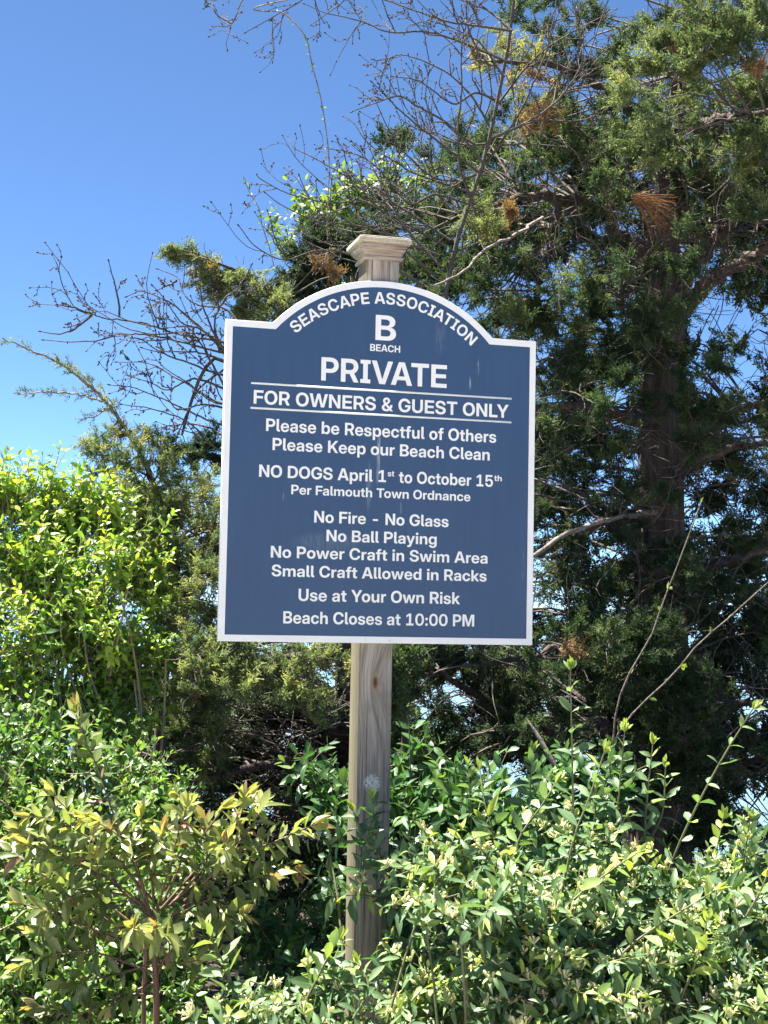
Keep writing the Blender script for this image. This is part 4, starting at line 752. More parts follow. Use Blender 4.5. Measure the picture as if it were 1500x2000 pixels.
def build_left_cedar():
    rng = np.random.default_rng(31); Y = 5.4
    c0 = at(295, 1400, Y); base = np.array([c0[0], Y, 0.0])
    root = thing('young_cedar', 'grey green young cedar left of the sign with one long bare tip against the sky', 'tree', base)
    mb = MB(); P = spline([base + np.array([0, 0, -.2]), at(318, 1350, Y), at(345, 1150, Y), at(330, 1000, Y), at(290, 930, Y)], 18)
    tubes(mb, P[None], taper(1, 18, .036, .010), 8); mb.build('trunk', M['cedar_bark'], root); skel = [P]
    mb = MB(); tip = limb(mb, [(300, 940, Y), (262, 865, Y), (215, 795, Y - .05), (165, 745, Y - .1), (110, 705, Y - .15), (60, 685, Y - .2), (5, 660, Y - .25)], .010, .0025, 40, 5, .002, 2)
    l2 = limb(mb, [(200, 785, Y - .05), (160, 772, Y - .05), (100, 765, Y - .05), (35, 770, Y - .05)], .004, .002, 20, 4, .002, 4)
    l3 = limb(mb, [(190, 765, Y), (165, 735, Y), (140, 715, Y), (128, 695, Y)], .003, .0016, 12, 4, .002, 5)
    l4 = limb(mb, [(215, 795, Y), (180, 815, Y), (145, 818, Y)], .003, .0016, 10, 4, .002, 6)
    l5 = limb(mb, [(250, 850, Y), (220, 790, Y), (208, 770, Y), (195, 750, Y)], .003, .0016, 10, 4, .002, 7)
    mb.build('branch', M['pale_twig'], root)
    fol, twg = MB(), MB()
    # sparse sprigs along the bare tip
    for Lp, k, t, s in ((tip[6:], 90, .60, .038), (l2, 46, .45, .036), (l3, 26, .45, .036), (l4, 20, .45, .034), (l5, 24, .5, .036)):
        i = rng.integers(0, len(Lp) - 1, k); T = nrm(np.gradient(Lp, axis=0))[i]
        side = nrm(np.cross(T, rnd_unit(rng, k)))
        sprays(fol, Lp[i], T * .8 + side * .8, s * rng.uniform(.5, 1.3, k), t + rng.normal(0, .08, k), rng)
    skel = np.vstack(skel + [tip[:14]])
    G = lambda s, t: [(a, b, c, t, Y + rng.uniform(-.35, .2)) for a, b, c in s]
    pads(rng, G([(240, 835, 24), (272, 862, 32), (205, 880, 34), (170, 870, 20), (250, 905, 46), (300, 950, 58), (360, 970, 56), (330, 1020, 60), (395, 1000, 52), (230, 940, 46), (290, 905, 40), (330, 920, 44), (385, 940, 40), (420, 980, 36), (200, 920, 34), (270, 970, 50), (390, 1050, 50), (340, 985, 50), (425, 1070, 40)], .60), skel, fol, twg, 1.25, .06)  # tint raised so this foliage reads as sunlit
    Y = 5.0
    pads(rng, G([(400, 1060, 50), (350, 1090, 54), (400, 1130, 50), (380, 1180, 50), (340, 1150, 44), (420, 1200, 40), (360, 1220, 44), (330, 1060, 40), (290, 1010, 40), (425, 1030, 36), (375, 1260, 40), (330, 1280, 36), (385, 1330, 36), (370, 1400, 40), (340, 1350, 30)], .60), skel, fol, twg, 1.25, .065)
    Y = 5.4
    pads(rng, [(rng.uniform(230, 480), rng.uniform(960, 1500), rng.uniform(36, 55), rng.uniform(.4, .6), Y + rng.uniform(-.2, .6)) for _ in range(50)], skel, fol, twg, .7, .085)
    fol.build('crown', M['cedar'], root); twg.build('twigs', M['cedar_twig'], root)
build_left_cedar()

# ------------------------------------------------------------------ bare budding trees
def bare(mb, bud, rng, lines, r0=.0055, r1=.0018, Yv=.25, kids=10, depth=2, klen=.5):
    """lines of (px, py) plus a distance; grows side twigs with buds"""
    todo = []
    for pts, Y in lines:
        y1 = Y + rng.uniform(-Yv, Yv)
        n = len(pts); P = spline([at(a, b, Y + (y1 - Y) * i / (n - 1)) for i, (a, b) in enumerate(pts)], 8 * n)
        P[1:-1] += np.cumsum(rng.normal(0, .0016, (len(P) - 2, 3)), axis=0) * np.sin(np.linspace(0, np.pi, len(P) - 2))[:, None]
        todo.append((P, r0, r1, 0))
    while todo:
        P, a, b, lv = todo.pop()
        K = len(P); tubes(mb, P[None], taper(1, K, a, b), 5 if lv == 0 else 4, .4)
        L = np.linalg.norm(np.diff(P, axis=0), axis=1).sum()
        # terminal bud and small side buds
        T = nrm(P[-1] - P[-2]); q = np.array([0, .35, .75, 1.0])
        s = .016 if lv == 0 else .012
        tubes(bud, (P[-1] + T * s * q[:, None])[None], np.array([[.0012, .0034, .0028, .0004]]), 5, .5)
        nb = rng.integers(2, 6)
        for _ in range(nb):
            i = rng.integers(K // 4, K - 1); d = nrm(nrm(P[i + 1] - P[i]) * .8 + rng.normal(0, .6, 3))
            tubes(bud, (P[i] + d * .010 * q[:, None])[None], np.array([[.001, .0024, .0018, .0004]]), 4, .5)
        if lv >= depth: continue
        nk = max(1, int(kids * (L / .8) * rng.uniform(.7, 1.3))) if lv == 0 else int(rng.integers(1, 5))
        for _ in range(nk):
            i = int(K * rng.uniform(.12, .92)); i = min(i, K - 2)
            t = nrm(P[i + 1] - P[i]); side = nrm(np.cross(t, rng.normal(size=3)))
            d = nrm(t * rng.uniform(.4, 1.0) + side * .8 + np.array([0, 0, .12]))
            l = L * klen * rng.uniform(.4, 1.0) * (1 - .5 * i / K); k = max(6, int(l / .03))
            Q = shoot_lines(rng, P[i][None], d[None], l, k, .25 * rng.choice([-1, 1, 1]), .18)[0]
            Q[1:] += np.cumsum(rng.normal(0, .002, (k - 1, 3)), axis=0)
            ra = a + (b - a) * i / K
            todo.append((Q, ra * .72, max(.0011, ra * .3), lv + 1))

def build_bare_trees():
    rng = np.random.default_rng(47)
    Y = 5.6
    base = np.array([at(800, 1200, Y + .2)[0], Y + .2, 0])
    root = thing('bare_tree', 'bare budding tree whose dark twigs spread over the sky above the sign', 'tree', base, 'bare budding trees')
    mb = MB(); T = spline([base + np.array([0, 0, -.2]), at(800, 1100, Y + .2), at(850, 700, Y + .2), at(890, 480, Y + .2), at(940, 330, Y + .2), at(975, 180, Y + .2), at(1000, 40, Y + .1), at(1010, -150, Y)], 30)
    tubes(mb, T[None], taper(1, 30, .020, .005), 8); mb.build('trunk', M['twig'], root)
    mb, bud = MB(), MB()
    L = [[(880, 470), (760, 390), (680, 350), (620, 315), (575, 290), (563, 268)], [(870, 480), (720, 400), (640, 395), (560, 375), (510, 350), (502, 342)],
         [(860, 500), (700, 440), (620, 430), (550, 400), (520, 378)], [(830, 560), (760, 520), (640, 490), (560, 510), (500, 480), (468, 443)],
         [(930, 380), (800, 330), (720, 280), (690, 240), (672, 228)], [(940, 340), (840, 262), (780, 212), (728, 162)], [(945, 320), (880, 240), (800, 190), (760, 188), (690, 217)],
         [(965, 260), (900, 165), (800, 112), (740, 118)], [(990, 120), (850, 62), (760, 55), (700, 36), (640, 24), (596, 8)], [(1000, 60), (880, 40), (780, 10), (700, -20)],
         [(940, 340), (860, 350), (790, 300), (760, 260), (735, 200)], [(960, 280), (900, 280), (830, 240), (800, 160)], [(920, 400), (850, 380), (800, 400), (740, 330), (690, 300), (640, 290)],
         [(975, 200), (930, 180), (880, 200), (820, 160), (770, 150)], [(985, 150), (940, 90), (900, 60), (840, 40)], [(930, 420), (900, 330), (895, 260), (900, 180), (910, 60), (960, -20)],
         [(1000, 60), (960, 30), (900, 0)], [(950, 320), (1010, 230), (1050, 140), (1080, 40), (1090, -40)], [(975, 200), (1040, 120), (1130, 60), (1200, 20)], [(960, 270), (1060, 220), (1140, 130), (1180, 20)],
         [(850, 540), (760, 470), (700, 470), (640, 440), (600, 380), (585, 345)], [(860, 520), (790, 440), (740, 350), (715, 310), (690, 285)], [(1010, -100), (800, -60), (640, -30), (590, 5), (545, 28), (482, 62)], [(800, -60), (560, -60), (480, -10), (452, 46), (418, 51)], [(452, 46), (430, 30), (412, 8)]]
    bare(mb, bud, rng, [(p, Y + rng.uniform(-.3, .4)) for p in L], .0060, .0017)
    mb.build('branches', M['twig'], root); bud.build('buds', M['twig'], root)

    base = np.array([at(712, 1250, 5.3)[0], 5.3, 0])
    root = thing('bare_tree', 'bare budding tree reaching out low to the left of the sign', 'tree', base, 'bare budding trees')
    mb = MB(); T = spline([base + np.array([0, 0, -.2]), at(712, 1300, 5.3), at(690, 1100, 5.3), at(600, 900, 5.3), at(520, 780, 5.3), at(440, 690, 5.25)], 24)
    tubes(mb, T[None], taper(1, 24, .022, .010), 8)
    T2 = spline([at(590, 890, 5.3), at(490, 780, 5.3), at(435, 700, 5.3), at(400, 720, 5.25), at(375, 780, 5.25), at(355, 850, 5.2)], 16); tubes(mb, T2[None], taper(1, 16, .012, .005), 6)
    mb.build('trunk', M['twig'], root); mb, bud = MB(), MB()
    L = [[(450, 680), (435, 668), (350, 650), (300, 632), (233, 620), (180, 612), (150, 595), (128, 555), (112, 515), (103, 500)], [(233, 620), (232, 592), (225, 560), (213, 513)], [(180, 612), (140, 602), (113, 595)],
         [(440, 690), (350, 668), (250, 650), (200, 662), (150, 667), (88, 664)], [(180, 615), (150, 640), (120, 655), (82, 648)], [(470, 760), (440, 790), (350, 740), (290, 710), (230, 707)], [(460, 740), (340, 700), (270, 660), (248, 672)],
         [(480, 830), (435, 830), (340, 790), (270, 760), (217, 752)], [(450, 700), (400, 650), (340, 600), (280, 570), (250, 578)], [(470, 640), (440, 600), (390, 590), (360, 570), (345, 540), (310, 526)], [(345, 548), (330, 560), (308, 566)],
         [(490, 900), (430, 880), (360, 820), (300, 800), (240, 790)], [(440, 720), (385, 760), (350, 830), (340, 880)], [(450, 690), (395, 640), (350, 620), (320, 580), (300, 560)], [(445, 700), (410, 620), (395, 570), (388, 500)],
         [(440, 760), (380, 740), (330, 760), (290, 745), (255, 735)], [(450, 800), (400, 790), (350, 800), (320, 770)], [(470, 720), (400, 690), (360, 690), (310, 690), (280, 680)], [(445, 770), (410, 700), (370, 640), (330, 640)], [(450, 860), (400, 830), (340, 830), (280, 840)], [(430, 690), (420, 640), (440, 590), (470, 560), (490, 520)]]
    bare(mb, bud, rng, [(p, 5.25) for p in L], .0050, .0016, .2, 8)
    mb.build('branches', M['twig'], root); bud.build('buds', M['twig'], root)

    # thin climbing vine hanging across the sky
    vb = np.array([at(655, 700, 5.9)[0], 5.9, 0.0])
    root = thing('climbing_vine', 'single thin vine with tiny leaf buds arching through the open sky', 'vine', vb)
    mb, lf = MB(), MB()
    P = spline([at(a, b, 5.6) for a, b in [(700, -40), (600, -10), (497, 15), (515, 22), (545, 22), (560, 30), (585, 55), (600, 80), (610, 130), (620, 165), (628, 200), (636, 250), (641, 290), (643, 330), (640, 400), (640, 470)]], 70)
    tubes(mb, P[None], taper(1, 70, .0032, .0022), 5)
    P2 = spline([at(a, b, 5.6) for a, b in [(476, 345), (487, 375), (505, 405), (512, 440), (525, 480), (535, 520)]], 30); tubes(mb, P2[None], taper(1, 30, .0014, .002), 4)
    mb.build('stem', M['pale_twig'], root)
    for Q in (P[24:], P2):
        k = 26; i = rng.integers(0, len(Q) - 1, k); leaves(lf, Q[i], rng.normal(size=(k, 3)) * np.array([1, .5, .6]), rng.normal(size=(k, 3)), .016, .008, rng.uniform(.3, 1, k), rng)
    lf.build('leaf_buds', M['farleaf'], root)
build_bare_trees()

# ------------------------------------------------------------------ leafy shrubs
def in_blobs(rng, blobs, dens, flat=0.8):
    """random shoot starts inside photo-placed blobs (px, py, Y, radius px); returns points and outward directions"""
    P, D = [], []
    for px, py, Y, r in blobs:
        c = at(px, py, Y); R = r * Y / F
        n = max(3, int(dens * R * R * 100))
        u = rnd_unit(rng, n); q = u * (rng.uniform(0, 1, n) ** .4)[:, None] * R * np.array([1, 1.1, flat])
        P.append(c + q); D.append(u * np.array([1, 1, .5]))
    return np.vstack(P), np.vstack(D)

def stalks(rng, mb, base, ends, spread, r0, r1, K=9, sides=6, tint=.5):
    """main stems from the ground to given points"""
    n = len(ends); b = base + np.stack([rng.normal(0, spread, n), rng.normal(0, spread * .7, n), np.full(n, -.12)], 1)
    t = np.linspace(0, 1, K)[None, :, None]; e = np.asarray(ends)
    mid = (b + e) / 2 + np.stack([(b[:, 0] - e[:, 0]) * .25, (b[:, 1] - e[:, 1]) * .2, .12 * (e[:, 2] - b[:, 2])], 1)
    P = b[:, None] * (1 - t) ** 2 + 2 * mid[:, None] * t * (1 - t) + e[:, None] * t ** 2
    P[:, 1:-1] += np.cumsum(rng.normal(0, .006, (n, K - 2, 3)), axis=1) * np.sin(np.linspace(0, np.pi, K - 2))[None, :, None]
    tubes(mb, P, taper(n, K, r0, r1), sides, tint); return P

def shrub(name, label, cat, base, blobs, rng, mat, stem_mat, dens, leaf, ends_n, L=(.12, .28), K=8, tint=(.5, .18), tip_tint=.3, up=.5, droop=.0, pair=True, group=None, stem_r=(.009, .003), spread=.1, fold=.35, curl=.25, low_blobs=(), extra=None, upmix=1.0, tint_h=0.0, holes=0):
    base = np.array(base, float)
    root = thing(name, label, cat, base, group)
    P, D = in_blobs(rng, blobs, dens)
    if len(low_blobs):
        P2, D2 = in_blobs(rng, low_blobs, dens * .35); P = np.vstack([P, P2]); D = np.vstack([D, D2])
    if holes:
        h = np.sin(P[:, 0] * 15 + 1) * np.sin(P[:, 2] * 17 + P[:, 1] * 6) + .6 * np.sin(P[:, 0] * 29 + P[:, 2] * 25 + 2)
        keep = (h > -holes) | (rng.random(len(P)) < .15); P, D = P[keep], D[keep]
    n = len(P)
    dirs = D * .8 + np.array([0, 0, up]) + rng.normal(0, .35, (n, 3))
    Ls = rng.uniform(*L, n); N = shoot_lines(rng, P - nrm(dirs) * Ls[:, None] * .6, dirs, Ls, K, .12, .12)
    fol, st = MB(), MB()
    tubes(st, N, taper(n, K, .0020, .0009), 3, .7)
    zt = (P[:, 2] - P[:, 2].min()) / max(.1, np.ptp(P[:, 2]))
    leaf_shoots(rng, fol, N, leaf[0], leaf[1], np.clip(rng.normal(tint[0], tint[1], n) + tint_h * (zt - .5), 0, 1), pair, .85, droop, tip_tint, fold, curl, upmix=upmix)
    k = rng.choice(n, min(n, ends_n), replace=False)
    stalks(rng, st, base, P[k], spread, stem_r[0], stem_r[1])
    if extra: extra(root, fol, st)
    st.build('stems', stem_mat, root); fol.build('foliage', mat, root)
    return root

def build_shrubs():
    rng = np.random.default_rng(61)
    # tall yellow green bush at the left edge
    B = [(30, 985, 4.9, 44), (90, 965, 4.95, 36), (150, 990, 5.0, 40), (215, 1020, 5.0, 36), (300, 1120, 4.9, 34), (310, 1190, 4.8, 34), (300, 1260, 4.7, 34), (290, 1330, 4.7, 30), (290, 1400, 4.7, 34), (240, 1400, 4.6, 60), (40, 1030, 4.9, 74), (130, 1030, 5.0, 74), (205, 1010, 5.0, 62), (60, 1110, 4.8, 110), (170, 1110, 4.8, 110), (270, 1110, 4.9, 56), (90, 1240, 4.7, 120), (210, 1240, 4.75, 110), (300, 1200, 4.9, 44), (60, 1370, 4.7, 110), (180, 1370, 4.8, 90), (260, 1320, 4.8, 54), (310, 1130, 5.0, 30), (0, 970, 4.9, 50), (110, 945, 5.0, 26), (165, 990, 5.0, 36), (-80, 1000, 4.9, 110), (-90, 1180, 4.8, 120), (-80, 1360, 4.8, 120), (40, 1470, 4.7, 80), (285, 1040, 5.1, 34)]
    def ex(root, fol, st):
        for pp in ([(95, 960), (110, 905), (118, 868)], [(60, 960), (55, 915), (62, 885)], [(10, 960), (5, 910), (15, 880)], [(150, 970), (160, 925), (152, 895)], [(200, 1000), (215, 960), (206, 930)], [(300, 1060), (330, 1020), (340, 1000)], [(310, 1180), (350, 1150), (372, 1130)], [(290, 1420), (330, 1390), (345, 1385)], [(30, 1010), (40, 950), (32, 905)], [(240, 1020), (262, 985), (258, 960)]):
            P = spline([at(a, b, 4.9) for a, b in pp], 9); tubes(st, P[None], taper(1, 9, .002, .001), 4, .6); leaf_shoots(rng, fol, P[None], .040, .018, np.array([.6]), True, .85, .0, .3, .3, .2)
        for pp in ([(130, 1480), (105, 1280), (60, 1180)], [(215, 1490), (130, 1300), (118, 1180)], [(262, 1500), (180, 1330), (160, 1200)], [(215, 1320), (240, 1200), (250, 1150)], [(270, 1500), (275, 1380), (255, 1240), (230, 1150)], [(278, 1520), (270, 1400), (262, 1330)], [(312, 1500), (322, 1360), (324, 1290)]):
            P = spline([at(a, b, 4.62) for a, b in pp], 14); tubes(st, P[None], taper(1, 14, .0052, .003), 6, .6)
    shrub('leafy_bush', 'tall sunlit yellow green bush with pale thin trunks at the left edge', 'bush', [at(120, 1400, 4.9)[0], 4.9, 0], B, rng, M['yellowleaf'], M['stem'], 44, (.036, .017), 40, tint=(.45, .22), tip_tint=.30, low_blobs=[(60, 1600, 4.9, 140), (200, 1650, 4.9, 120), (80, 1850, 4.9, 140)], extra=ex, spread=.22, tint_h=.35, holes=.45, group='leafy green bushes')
    # leggy sprigs standing out of its top
    # low bright green bush under it
    B = [(40, 1520, 4.3, 90), (140, 1500, 4.3, 80), (230, 1530, 4.3, 70), (300, 1545, 4.35, 46), (340, 1560, 4.4, 36), (60, 1640, 4.2, 110), (180, 1640, 4.2, 110), (280, 1620, 4.2, 80), (370, 1680, 4.1, 70), (60, 1770, 4.0, 120), (180, 1770, 4.0, 120), (300, 1760, 4.0, 90), (60, 1900, 3.9, 120), (180, 1900, 3.9, 120), (300, 1900, 3.9, 90), (60, 1990, 3.8, 100), (200, 1990, 3.8, 100), (330, 1980, 3.8, 80), (-80, 1600, 4.2, 120), (-80, 1800, 4.1, 130), (-60, 1960, 3.9, 120), (90, 1430, 4.4, 50), (20, 1430, 4.4, 50), (210, 1450, 4.5, 40)]
    shrub('leafy_bush', 'low bright green bush with small rounded leaves behind the bronze tipped cherry', 'bush', [at(150, 1800, 4.1)[0], 4.1, 0], B, rng, M['greenleaf'], M['stem'], 42, (.034, .018), 60, tint=(.5, .17), tip_tint=.25, low_blobs=[(60, 2150, 3.9, 130), (250, 2150, 3.9, 130), (350, 2250, 3.9, 100)], spread=.3, L=(.10, .22), K=7, holes=.6, group='leafy green bushes')
    # clump behind the post and under the sign, shade put into its dark green
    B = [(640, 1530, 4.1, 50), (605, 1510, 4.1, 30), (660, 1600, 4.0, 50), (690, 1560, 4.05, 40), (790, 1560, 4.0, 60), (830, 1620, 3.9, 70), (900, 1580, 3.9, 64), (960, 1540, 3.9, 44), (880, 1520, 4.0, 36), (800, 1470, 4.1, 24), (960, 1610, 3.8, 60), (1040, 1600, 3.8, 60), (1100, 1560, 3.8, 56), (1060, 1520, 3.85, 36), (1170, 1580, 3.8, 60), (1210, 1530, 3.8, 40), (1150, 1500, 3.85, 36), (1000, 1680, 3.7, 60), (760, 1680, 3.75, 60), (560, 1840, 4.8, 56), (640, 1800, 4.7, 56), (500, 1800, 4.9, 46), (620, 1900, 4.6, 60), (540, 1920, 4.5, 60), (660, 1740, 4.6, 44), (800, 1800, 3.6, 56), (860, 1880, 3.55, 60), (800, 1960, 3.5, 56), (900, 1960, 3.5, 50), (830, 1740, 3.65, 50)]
    def ex2(root, fol, st):
        for (pp, Yq, kk) in (([(800, 1700), (802, 1560), (800, 1440), (795, 1385)], 4.05, 9), ([(880, 1700), (900, 1600), (890, 1500), (868, 1475)], 3.95, 10), ([(640, 1700), (645, 1600), (612, 1505)], 4.05, 9), ([(700, 1760), (715, 1650), (735, 1570)], 3.62, 8)):
            P = spline([at(a, b, Yq) for a, b in pp], kk); tubes(st, P[None], taper(1, kk, .003, .0015), 5, .4); leaf_shoots(rng, fol, P[None], .062, .026, np.array([.3]), True, .85, .05, .35, .3, .2)
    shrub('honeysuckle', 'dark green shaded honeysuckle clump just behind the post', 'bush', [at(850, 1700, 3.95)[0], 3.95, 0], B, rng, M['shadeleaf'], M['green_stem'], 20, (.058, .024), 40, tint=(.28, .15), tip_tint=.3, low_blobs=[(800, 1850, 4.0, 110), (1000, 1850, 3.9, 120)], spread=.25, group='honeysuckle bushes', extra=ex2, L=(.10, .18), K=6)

    # ---- honeysuckle in flower, right foreground
    def flowers(rng, N, k, mb):
        """pairs of slender cream buds and open flowers standing on the upper nodes"""
        S, K, _ = N.shape
        s = rng.integers(0, S, k); j = rng.integers(int(K * .3), K, k); p = N[s, j]
        for c in range(4):
            d = nrm(rng.normal(size=(k, 3)) * .55 + np.array([0, 0, 1.0])); l = rng.uniform(.014, .027, k)
            t = np.array([0, .55, .85, 1.0]); P = p[:, None] + d[:, None] * (l[:, None] * t)[..., None]
            tubes(mb, P, np.array([.0013, .0020, .0034, .0016])[None] * rng.uniform(.7, 1.2, (k, 1)), 4, rng.uniform(0, .75, k))
            m = rng.random(k) < .16                         # open ones: recurved petals
            if m.any():
                for q in range(4):
                    dd = nrm(d[m] * .25 + rng.normal(size=(m.sum(), 3)) * .8)
                    leaves(mb, P[m, -1], dd, d[m], .013, .0042, rng.uniform(.2, 1, m.sum()), rng, .2, .5)
    def honey(name, label, blobs, base, dens_, nfl, low, shoots=(), seed=1, spread=.25, tint=(.45, .17), nst=60):
        g = np.random.default_rng(seed)
        root = thing(name, label, 'bush', base, 'honeysuckle bushes')
        dens = dens_ * 1.05; P, D = in_blobs(g, blobs, dens)
        if low: P2, D2 = in_blobs(g, low, dens * .3); P = np.vstack([P, P2]); D = np.vstack([D, D2])
        hole = np.sin(P[:, 0] * 17 + seed) * np.sin(P[:, 2] * 19 + P[:, 1] * 7) + .6 * np.sin(P[:, 0] * 31 + P[:, 2] * 27 + seed * 2)
        keep = (hole > -.42) | (g.random(len(P)) < .18); P, D = P[keep], D[keep]
        n = len(P); K = 8
        dd_ = D * .9 + np.array([0, -.05, .32]) + g.normal(0, .4, (n, 3)); Ls = g.uniform(.09, .18, n)
        N = shoot_lines(g, P - nrm(dd_) * Ls[:, None] * .6, dd_, Ls, K, .05, .1)
        fol, st, fl = MB(), MB(), MB()
        tubes(st, N, taper(n, K, .0018, .0009), 3, .6)
        leaf_shoots(g, fol, N, .049, .0175, g.normal(tint[0], tint[1], n), True, .9, .02, .25, .35, .3, first=.1)
        k = g.choice(n, min(n, nst), replace=False); stalks(g, st, np.array(base), P[k], spread, .006, .0025)
        if nfl: flowers(g, N, nfl, fl)
        for pp, Ya, Yb, ll, tt in shoots:
            m_ = len(pp); Q = spline([at(a, b, Ya + (Yb - Ya) * i / (m_ - 1)) for i, (a, b) in enumerate(pp)], 12)
            tubes(st, Q[None], taper(1, 12, .0034, .0014), 6, .8)
            leaf_shoots(g, fol, Q[None, 2:], ll, ll * .38, np.array([tt]), True, .8, .03, .35, .4, .2, first=.05)
            # tight young tip
            leaves(fol, np.repeat(Q[-1:], 5, 0), nrm(Q[-1] - Q[-2]) + g.normal(0, .22, (5, 3)), g.normal(size=(5, 3)), g.uniform(.02, .036, 5), .009, .95, g, .5, .1)
        st.build('stems', M['green_stem'], root); fol.build('foliage', M['honey'], root)
        if nfl: fl.build('flowers', M['flower'], root)
        return root
    B = [(840, 1915, 3.15, 40), (905, 1945, 3.08, 44), (785, 1955, 3.2, 36), (960, 1900, 3.05, 40), (830, 1700, 3.25, 50), (900, 1700, 3.2, 64), (980, 1680, 3.2, 64), (1060, 1690, 3.15, 64), (1140, 1700, 3.2, 60), (860, 1770, 3.02, 64), (950, 1770, 2.95, 76), (1060, 1790, 3.0, 84), (1160, 1790, 3.05, 80), (1230, 1730, 3.2, 60), (830, 1860, 3.4, 50), (900, 1890, 3.3, 60), (1020, 1890, 2.95, 90), (1130, 1880, 2.95, 90), (1010, 2000, 2.98, 64), (1120, 1980, 2.9, 90), (880, 1990, 3.25, 60), (790, 1900, 3.4, 40), (790, 1990, 3.35, 44), (770, 1760, 3.3, 40), (720, 1690, 3.33, 28), (690, 1660, 3.35, 22), (660, 1640, 3.4, 24), (700, 1740, 3.33, 24), (1110, 1640, 3.3, 44), (1180, 1650, 3.3, 44), (1060, 1630, 3.35, 40)]
    S = [([(1125, 1760), (1120, 1600), (1117, 1450), (1114, 1310)], 3.2, 3.15, .048, .45), ([(1085, 1800), (1120, 1640), (1150, 1560), (1180, 1470)], 3.05, 3.1, .055, .6), ([(1050, 1900), (1100, 1780), (1180, 1710), (1245, 1665)], 2.9, 3.0, .055, .75), ([(985, 1760), (965, 1640), (945, 1560), (938, 1505)], 3.2, 3.3, .05, .4), ([(1040, 1720), (1010, 1650), (1060, 1570), (1085, 1530)], 3.15, 3.2, .05, .55), ([(1200, 1740), (1205, 1600), (1220, 1430)], 3.3, 3.3, .045, .45), ([(1255, 1720), (1262, 1580), (1275, 1455)], 3.35, 3.35, .05, .5), ([(1150, 1930), (1240, 1840), (1330, 1780), (1400, 1738)], 2.9, 2.95, .052, .75), ([(760, 1700), (715, 1640), (690, 1585)], 3.33, 3.33, .05, .3), ([(760, 1720), (735, 1640), (726, 1560)], 3.34, 3.34, .034, .3), ([(900, 1720), (920, 1640), (915, 1500)], 3.3, 3.3, .05, .4), ([(880, 1760), (850, 1690), (845, 1700)], 3.1, 3.1, .05, .7), ([(1000, 1700), (1030, 1600), (1040, 1470)], 3.3, 3.35, .05, .35), ([(1150, 1720), (1160, 1620), (1165, 1540)], 3.3, 3.3, .05, .5), ([(1230, 1700), (1290, 1600), (1300, 1500)], 3.4, 3.4, .045, .45)]
    honey('honeysuckle', 'flowering honeysuckle mound right beside the post with one tall upright shoot', B, [at(1000, 1900, 3.1)[0], 3.1, 0], 30, 560, [(900, 2150, 3.0, 120), (1080, 2150, 3.0, 120), (1000, 2300, 3.0, 120)], S, 71)
    B = [(1270, 1790, 3.15, 60), (1340, 1800, 3.1, 70), (1430, 1790, 3.1, 74), (1260, 1880, 3.0, 84), (1370, 1890, 3.0, 90), (1470, 1890, 3.0, 90), (1230, 1980, 2.9, 80), (1340, 1990, 2.9, 90), (1450, 1990, 2.9, 90), (1330, 1720, 3.3, 44), (1400, 1730, 3.3, 40), (1470, 1720, 3.2, 54), (1560, 1800, 3.1, 90), (1570, 1930, 3.0, 100), (1460, 1650, 3.4, 36), (1300, 1690, 3.35, 36)]
    S = [([(1270, 1800), (1330, 1640), (1400, 1500), (1470, 1385)], 3.3, 3.2, .05, .5), ([(1360, 1800), (1390, 1700), (1412, 1600)], 3.3, 3.35, .045, .6), ([(1390, 1820), (1380, 1740), (1395, 1680)], 3.2, 3.2, .05, .7), ([(1430, 1800), (1450, 1700), (1465, 1600)], 3.2, 3.2, .045, .6), ([(1330, 1950), (1370, 1850), (1380, 1800)], 2.9, 2.9, .05, .8), ([(1420, 1850), (1480, 1750), (1510, 1680)], 3.0, 3.0, .05, .6)]
    honey('honeysuckle', 'flowering honeysuckle at the right edge with a long arching leafy shoot', B, [at(1420, 1900, 3.1)[0], 3.1, 0], 30, 420, [(1300, 2150, 3.0, 120), (1480, 2150, 3.0, 130), (1400, 2300, 3.0, 120)], S, 72)
    B = [(560, 1985, 2.95, 54), (630, 1935, 3.05, 40), (660, 1905, 3.1, 26), (500, 2005, 2.95, 50), (450, 2025, 2.9, 54), (620, 2025, 2.9, 54), (700, 2035, 2.95, 54), (540, 2045, 2.85, 60), (420, 2055, 2.85, 60), (760, 2050, 2.95, 50), (560, 1935, 3.0, 30), (480, 1955, 3.0, 34)]
    S = [([(470, 1980), (440, 1890), (405, 1815)], 2.95, 3.0, .055, .65), ([(600, 1950), (640, 1870), (660, 1835)], 3.0, 3.05, .05, .6), ([(690, 1990), (720, 1930), (700, 1880)], 2.95, 3.0, .045, .6)]
    honey('honeysuckle', 'low pale honeysuckle with cream flowers at the foot of the post', B, [at(570, 1990, 2.95)[0], 2.95, 0], 32, 200, [(560, 2120, 2.9, 110), (450, 2200, 2.9, 110), (650, 2250, 2.9, 110)], S, 73, .2, (.5, .16), 36)

    # ---- cherry sapling with bronze tips, left foreground
    g = np.random.default_rng(81); Y = 3.25
    base = np.array([at(300, 2000, Y)[0], Y, 0.0])
    root = thing('cherry_shrub', 'young cherry with long olive leaves and bronze shoot tips in the left foreground', 'shrub', base)
    st, fol = MB(), MB()
    mains = [([(300, 2400), (306, 2000), (302, 1860), (300, 1780)], .0085, .007), ([(285, 2400), (281, 2000), (283, 1900), (290, 1800)], .006, .005)]
    for pp, a, b in mains: tubes(st, spline([at(q[0], q[1], Y) for q in pp], 18)[None], taper(1, 18, a, b), 7, .3)
